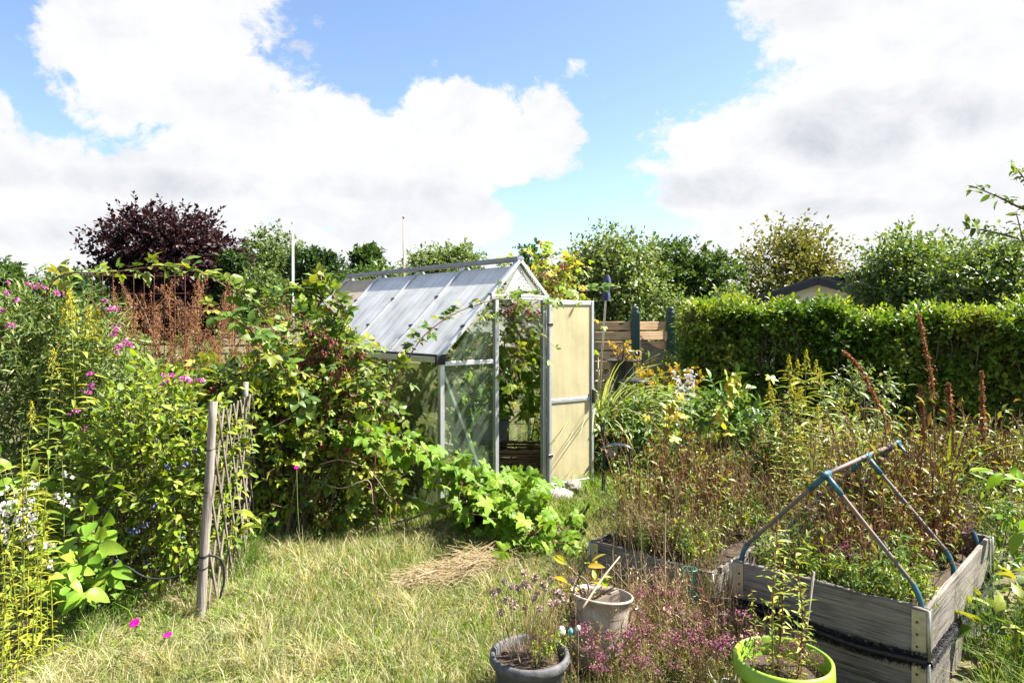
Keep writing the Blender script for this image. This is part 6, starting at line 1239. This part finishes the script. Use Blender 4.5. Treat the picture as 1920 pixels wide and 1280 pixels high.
b = MB(); lathe(b, [(0, .008), (.105, .006), (.11, 0), (.114, .09), (.118, .095), (.116, .10), (.119, .15), (.123, .155), (.121, .16), (.128, .25), (.132, .255), (.130, .26), (.138, .32), (.146, .322), (.147, .332), (.139, .334), (.135, .31), (.12, .12)], 48); b.build('body', M_enamel, r); b = MB(); lathe(b, [(0, .25), (.06, .245), (.128, .235)], 24); b.build('soil', M_soil, r)
for s in (-1, 1):
    b = MB(); a = np.linspace(-1.2, 1.2, 12); tubes(b, np.stack([s * (.139 + .03 * np.cos(a)), .045 * np.sin(a), np.full(12, .285)], -1), .006, k=6); b.build('handle', M_galv, r)
b = MB(); box(b, (-.09, -.01, 0), (.09, .01, .10), 0, .003); o = b.build('wood_offcut', M_slat); o.location = (wb[0] + .03, wb[1] + .02, .24); o.rotation_euler = (R_(20), R_(-12), R_(25)); tag(o, 'brown wood offcut inside the white bucket', 'wood')
sp_ = shrub('withered yellow plant growing in the white bucket', 0, 0, [(0, 0, .12, .04, .04, .12)], 7, .06, M_vineyel, 170, 'withered_plant', 4, None, 20, (.05, .12), 'plant', None, (wb[0] - .06, wb[1], .24))
b = MB(); s0 = P(1092, 1140, 3.0); e0 = P(1162, 1043, 3.35) - s0; tubes(b, curve([np.zeros(3), e0 * .5 + [0, 0, .01], e0], 8), .006, .004, 6, cap=True); o = b.build('stick', M_paletwig); o.location = s0; tag(o, 'pale stick slanting out of the white bucket', 'stick')
for k, (px, py, mt, s, lab) in enumerate(((1053, 1182, M_white_paint, .017, 'small white egg ornament beside the white bucket'), (1070, 1183, M_teal, .012, 'small teal egg ornament beside the white egg'), (1084, 1177, M_white_paint, .011, 'smallest white egg ornament right of the teal one'))):
    q = P(px, py, 2.95); r = thing('egg_ornament', lab, 'ornament', (q[0], q[1], 0), 0, 'egg ornaments on sticks'); b = MB(); V = ICO3[0] * np.array([1, 1, 1.25]) * s; V[:, :2] *= (1 - .18 * ICO3[0][:, 2])[:, None]; b.add(V + [0, 0, q[2]], ICO3[1]); b.build('egg', mt, r); b = MB(); tubes(b, [[(0, 0, 0), (0, 0, q[2] * .5), (0, 0, q[2] - s)]], .003, k=5); b.build('stick', M_paletwig, r)
# wire plant support
q = P(1293, 1090, 3.45); r = thing('plant_support', 'green wire ring plant support before the left bed', 'plant support', (q[0], q[1], 0))
for (py) in (1066, 1113):
    z = P(0, py, 3.45)[2]; a = np.linspace(0, 6.283, 28); b = MB(); tubes(b, np.stack([.036 * np.cos(a), .036 * np.sin(a), np.full(28, z)], -1), .003, k=5); b.build('ring', M_wire, r)
for a in (.6, 2.7, 4.8):
    b = MB(); tubes(b, [[(.036 * math.cos(a), .036 * math.sin(a), 0), (.036 * math.cos(a), .036 * math.sin(a), .15), (.036 * math.cos(a), .036 * math.sin(a), P(0, 1064, 3.45)[2])]], .003, k=5); b.build('leg', M_wire, r)
q = P(1245, 1140, 3.55); b = MB(); tubes(b, curve([(0, 0, 0), (.003, 0, .25), (.006, 0, .5), (.008, 0, EYE - (962 - HY) * 3.55 / F)], 10), .005, .0035, 6, cap=True); o = b.build('cane', M_paletwig); o.location = (q[0], q[1], 0); tag(o, 'thin pale upright cane in front of the left bed', 'cane')
q = P(1362, 1250, 2.85); b = MB(); a = np.linspace(0, 12.566, 50); tubes(b, np.stack([.034 * np.cos(a), .02 * np.sin(a), .034 * np.sin(a) + .01 * a / 12], -1), .0022, k=5); tubes(b, curve([(.03, 0, 0), (.06, .05, .06), (.1, .1, .1), (.12, .16, .16)], 14), .0022, k=5); tubes(b, curve([(-.03, 0, 0), (-.06, .07, .08), (.03, .1, .13), (.09, .18, .12)], 14), .0022, k=5); o = b.build('wire_coil', M_palewire); o.location = (q[0], q[1], .05); tag(o, 'loose coil of pale wire beside the lime pot', 'wire')
# middle distance odds and ends
ur = P(1168, 674, 8.0); r = thing('urn', 'black footed urn with orange leaves by the fence', 'urn', (ur[0], ur[1], 0)); z = ur[2]
b = MB(); lathe(b, [(0, 0), (.13, 0), (.13, .04), (.07, .08), (.06, z - .42), (.09, z - .38), (.13, z - .30), (.15, z - .16), (.16, z - .04), (.20, z - .01), (.205, z), (.19, z), (.16, z - .03)], 32); b.build('body', M_blackplastic, r); b = MB(); lathe(b, [(0, z - .03), (.16, z - .035)], 16); b.build('soil', M_soil, r)
shrub('orange leaved coral plant in the black urn', 0, 0, [(-.04, 0, .12, .09, .06, .12), (.07, 0, .08, .06, .06, .08)], 26, .045, M_orange, 171, 'coral_plant', 5, None, 20, (.05, .12), 'plant', None, (ur[0], ur[1], z - .03))
tb = P(1190, 712, 7.6); r = thing('garden_table', 'small black round table in front of the urn', 'table', (tb[0], tb[1], 0)); b = MB(); lathe(b, [(0, tb[2] - .02), (.16, tb[2] - .02), (.165, tb[2] - .01), (.16, tb[2]), (0, tb[2] + .001)], 28); b.build('table_top', M_blackplastic, r)
for a in (0, 2.09, 4.19):
    b = MB(); tubes(b, [[(.12 * math.cos(a), .12 * math.sin(a), tb[2] - .02), (.13 * math.cos(a), .13 * math.sin(a), .3), (.15 * math.cos(a), .15 * math.sin(a), 0)]], .01, k=6); b.build('leg', M_blackplastic, r)
pq = P(1124, 600, 8.6); tq = P(1139, 515, 8.6); r = thing('parasol', 'closed navy blue parasol leaning above the fence', 'parasol', (pq[0] - .05, pq[1], 0)); ax = np.array([tq[0] - pq[0] + .05, 0, tq[2]])
b = MB(); tubes(b, [[np.zeros(3), ax * .5, ax]], .014, k=8); b.build('pole', M_galv, r); b = MB(); m = 9; tt = np.linspace(0, 1, m); rad = np.array([.012, .03, .04, .042, .036, .032, .04, .045, .036]); ang = np.arange(16) / 16 * 6.283; c = ax[None] * (1 - .15 * tt)[:, None]; V = c[:, None] + np.stack([rad[:, None] * np.cos(ang)[None] * (1 + .3 * np.cos(ang * 6)[None]), rad[:, None] * np.sin(ang)[None] * (1 + .3 * np.cos(ang * 6)[None]), 0 * rad[:, None] * ang[None]], -1); I, J = np.meshgrid(np.arange(m - 1), np.arange(16), indexing='ij'); b.add(V.reshape(-1, 3), [np.stack([I * 16 + J, I * 16 + (J + 1) % 16, (I + 1) * 16 + (J + 1) % 16, (I + 1) * 16 + J], -1).reshape(-1, 4)]); b.build('folded_canopy', M_navy, r)
hs = P(1157, 832, 5.9); r = thing('hose_stand', 'blue garden hose coiled on a low stand in the grass', 'hose', (hs[0], hs[1], 0))
for k in range(5):
    a = np.linspace(.3, 2.84, 18); b = MB(); tubes(b, np.stack([.13 * np.cos(a), np.full(18, -.03 + k * .016), hs[2] - .06 + (.05 + .006 * (k % 2)) * np.sin(a)], -1), .0085, k=7); b.build('hose', M_hose, r)
for x in (-.11, .11):
    b = MB(); tubes(b, [[(x, 0, 0), (x, 0, hs[2] * .5), (x, 0, hs[2] - .04)]], .009, k=6); b.build('leg', M_postgreen, r)
b = MB(); box(b, (-.1, -.03, hs[2] - .10), (.0, .03, hs[2] - .045), 0, .006); b.build('bracket', M_greybox, r, smooth=False)
b = MB(); tubes(b, [[(-.13, 0, 0), (-.125, 0, .3), (-.11, 0, EYE - (788 - HY) * 5.9 / F)]], .008, k=6); b.build('stake', M_postgreen, r)
def crumpled(nm, label, cat, q, s, mat, seed):
    V = ICO3[0].copy(); V = V * (1 + .14 * np.sin(V @ np.array([5, 3, 7.]) + seed) + .10 * np.sin(V @ np.array([-11, 9, 4.]) + seed))[:, None]; V = np.sign(V) * np.abs(V) ** .8 * np.array(s); b = MB(); b.add(V, ICO3[1]); o = b.build(nm, mat, smooth=False); o.location = (q[0], q[1], s[2] * .95); return tag(o, label, cat)
crumpled('plastic_sack', 'crumpled white plastic sack behind the red weeds', 'sack', P(1212, 790, 8.3), (.17, .12, .24), M_bag, 1)
crumpled('plastic_sack', 'small teal plastic bag in front of the white sack', 'bag', P(1197, 803, 8.0), (.07, .06, .13), M_teal, 2)
ws = [spike_plant(520, 1.0, 30, M_shrub, M_greenstem, leaf_ovate(.3, 3), .06, WHITE, 16, 'white_phlox', 'white flower', .55)]
row(ws, [(1276, 700, 7.6), (1288, 696, 7.6), (1298, 706, 7.5), (1284, 718, 7.5)], 'white flowered stem at the end of the hedge', 'white flowers by the hedge', scale_by=1.0); kill(ws)
b = MB(); lathe(b, [(0, .004), (.05, .004), (.055, 0), (.07, .11), (.078, .112), (.078, .125), (.068, .125), (.062, .05)], 24); o = b.build('plant_pot', M_blackplastic); q = G(1086, 888); o.location = (q[0], q[1], 0); tag(o, 'small black empty pot at the door edge', 'pot')
pm = [spike_plant(530, 1.0, 12, M_pea, M_greenstem, leaf_ovate(.2, 3), .05, None, 0, 'mallow', 'flower', .5)]
q = P(1186, 655, 6.6); o = dup(pm[0], (q[0], q[1], 0), 0, q[2], 'tall thin stem with two pale pink flowers before the fence'); put(o, PEA[:1] + WHITE[:1], [(0.03, 0, .98), (-.02, 0, .99)], 'blossom', .4, .5); kill(pm)
kill(weedA + weedB + weedC + og + ogd + tall + gold0)
# low leafy growth on the open soil
gc = MB(); n = 9000; px = rng.uniform(-60, 2000, n); Y = rng.uniform(3.6, 8.5, n); x = (px - CX) / F * Y; keepm = ((x < -1.7) | (x > .75)) & ~((x > 1.0) & (Y < 3.4) & (x < 2.0)); ok = np.array([free(np.array([a, c])) for a, c in zip(x, Y)]) & keepm; x, Y = x[ok], Y[ok]; n = len(x)
scatter(gc, leaf_ovate(.5, 3, .1, .25), np.stack([x, Y, rng.random(n) ** 2 * .22 + .01], -1), frames(rng.normal(0, .8, (n, 3)) + [0, 0, .3], rng.normal(0, .4, (n, 3)) + [0, -.1, 1]), .06 * rng.uniform(.5, 1.4, n), rng.random(n)); tag(gc.build('ground_cover', M_shrub), 'low leafy ground cover under the bushes and weeds', 'ground cover', kind='stuff')
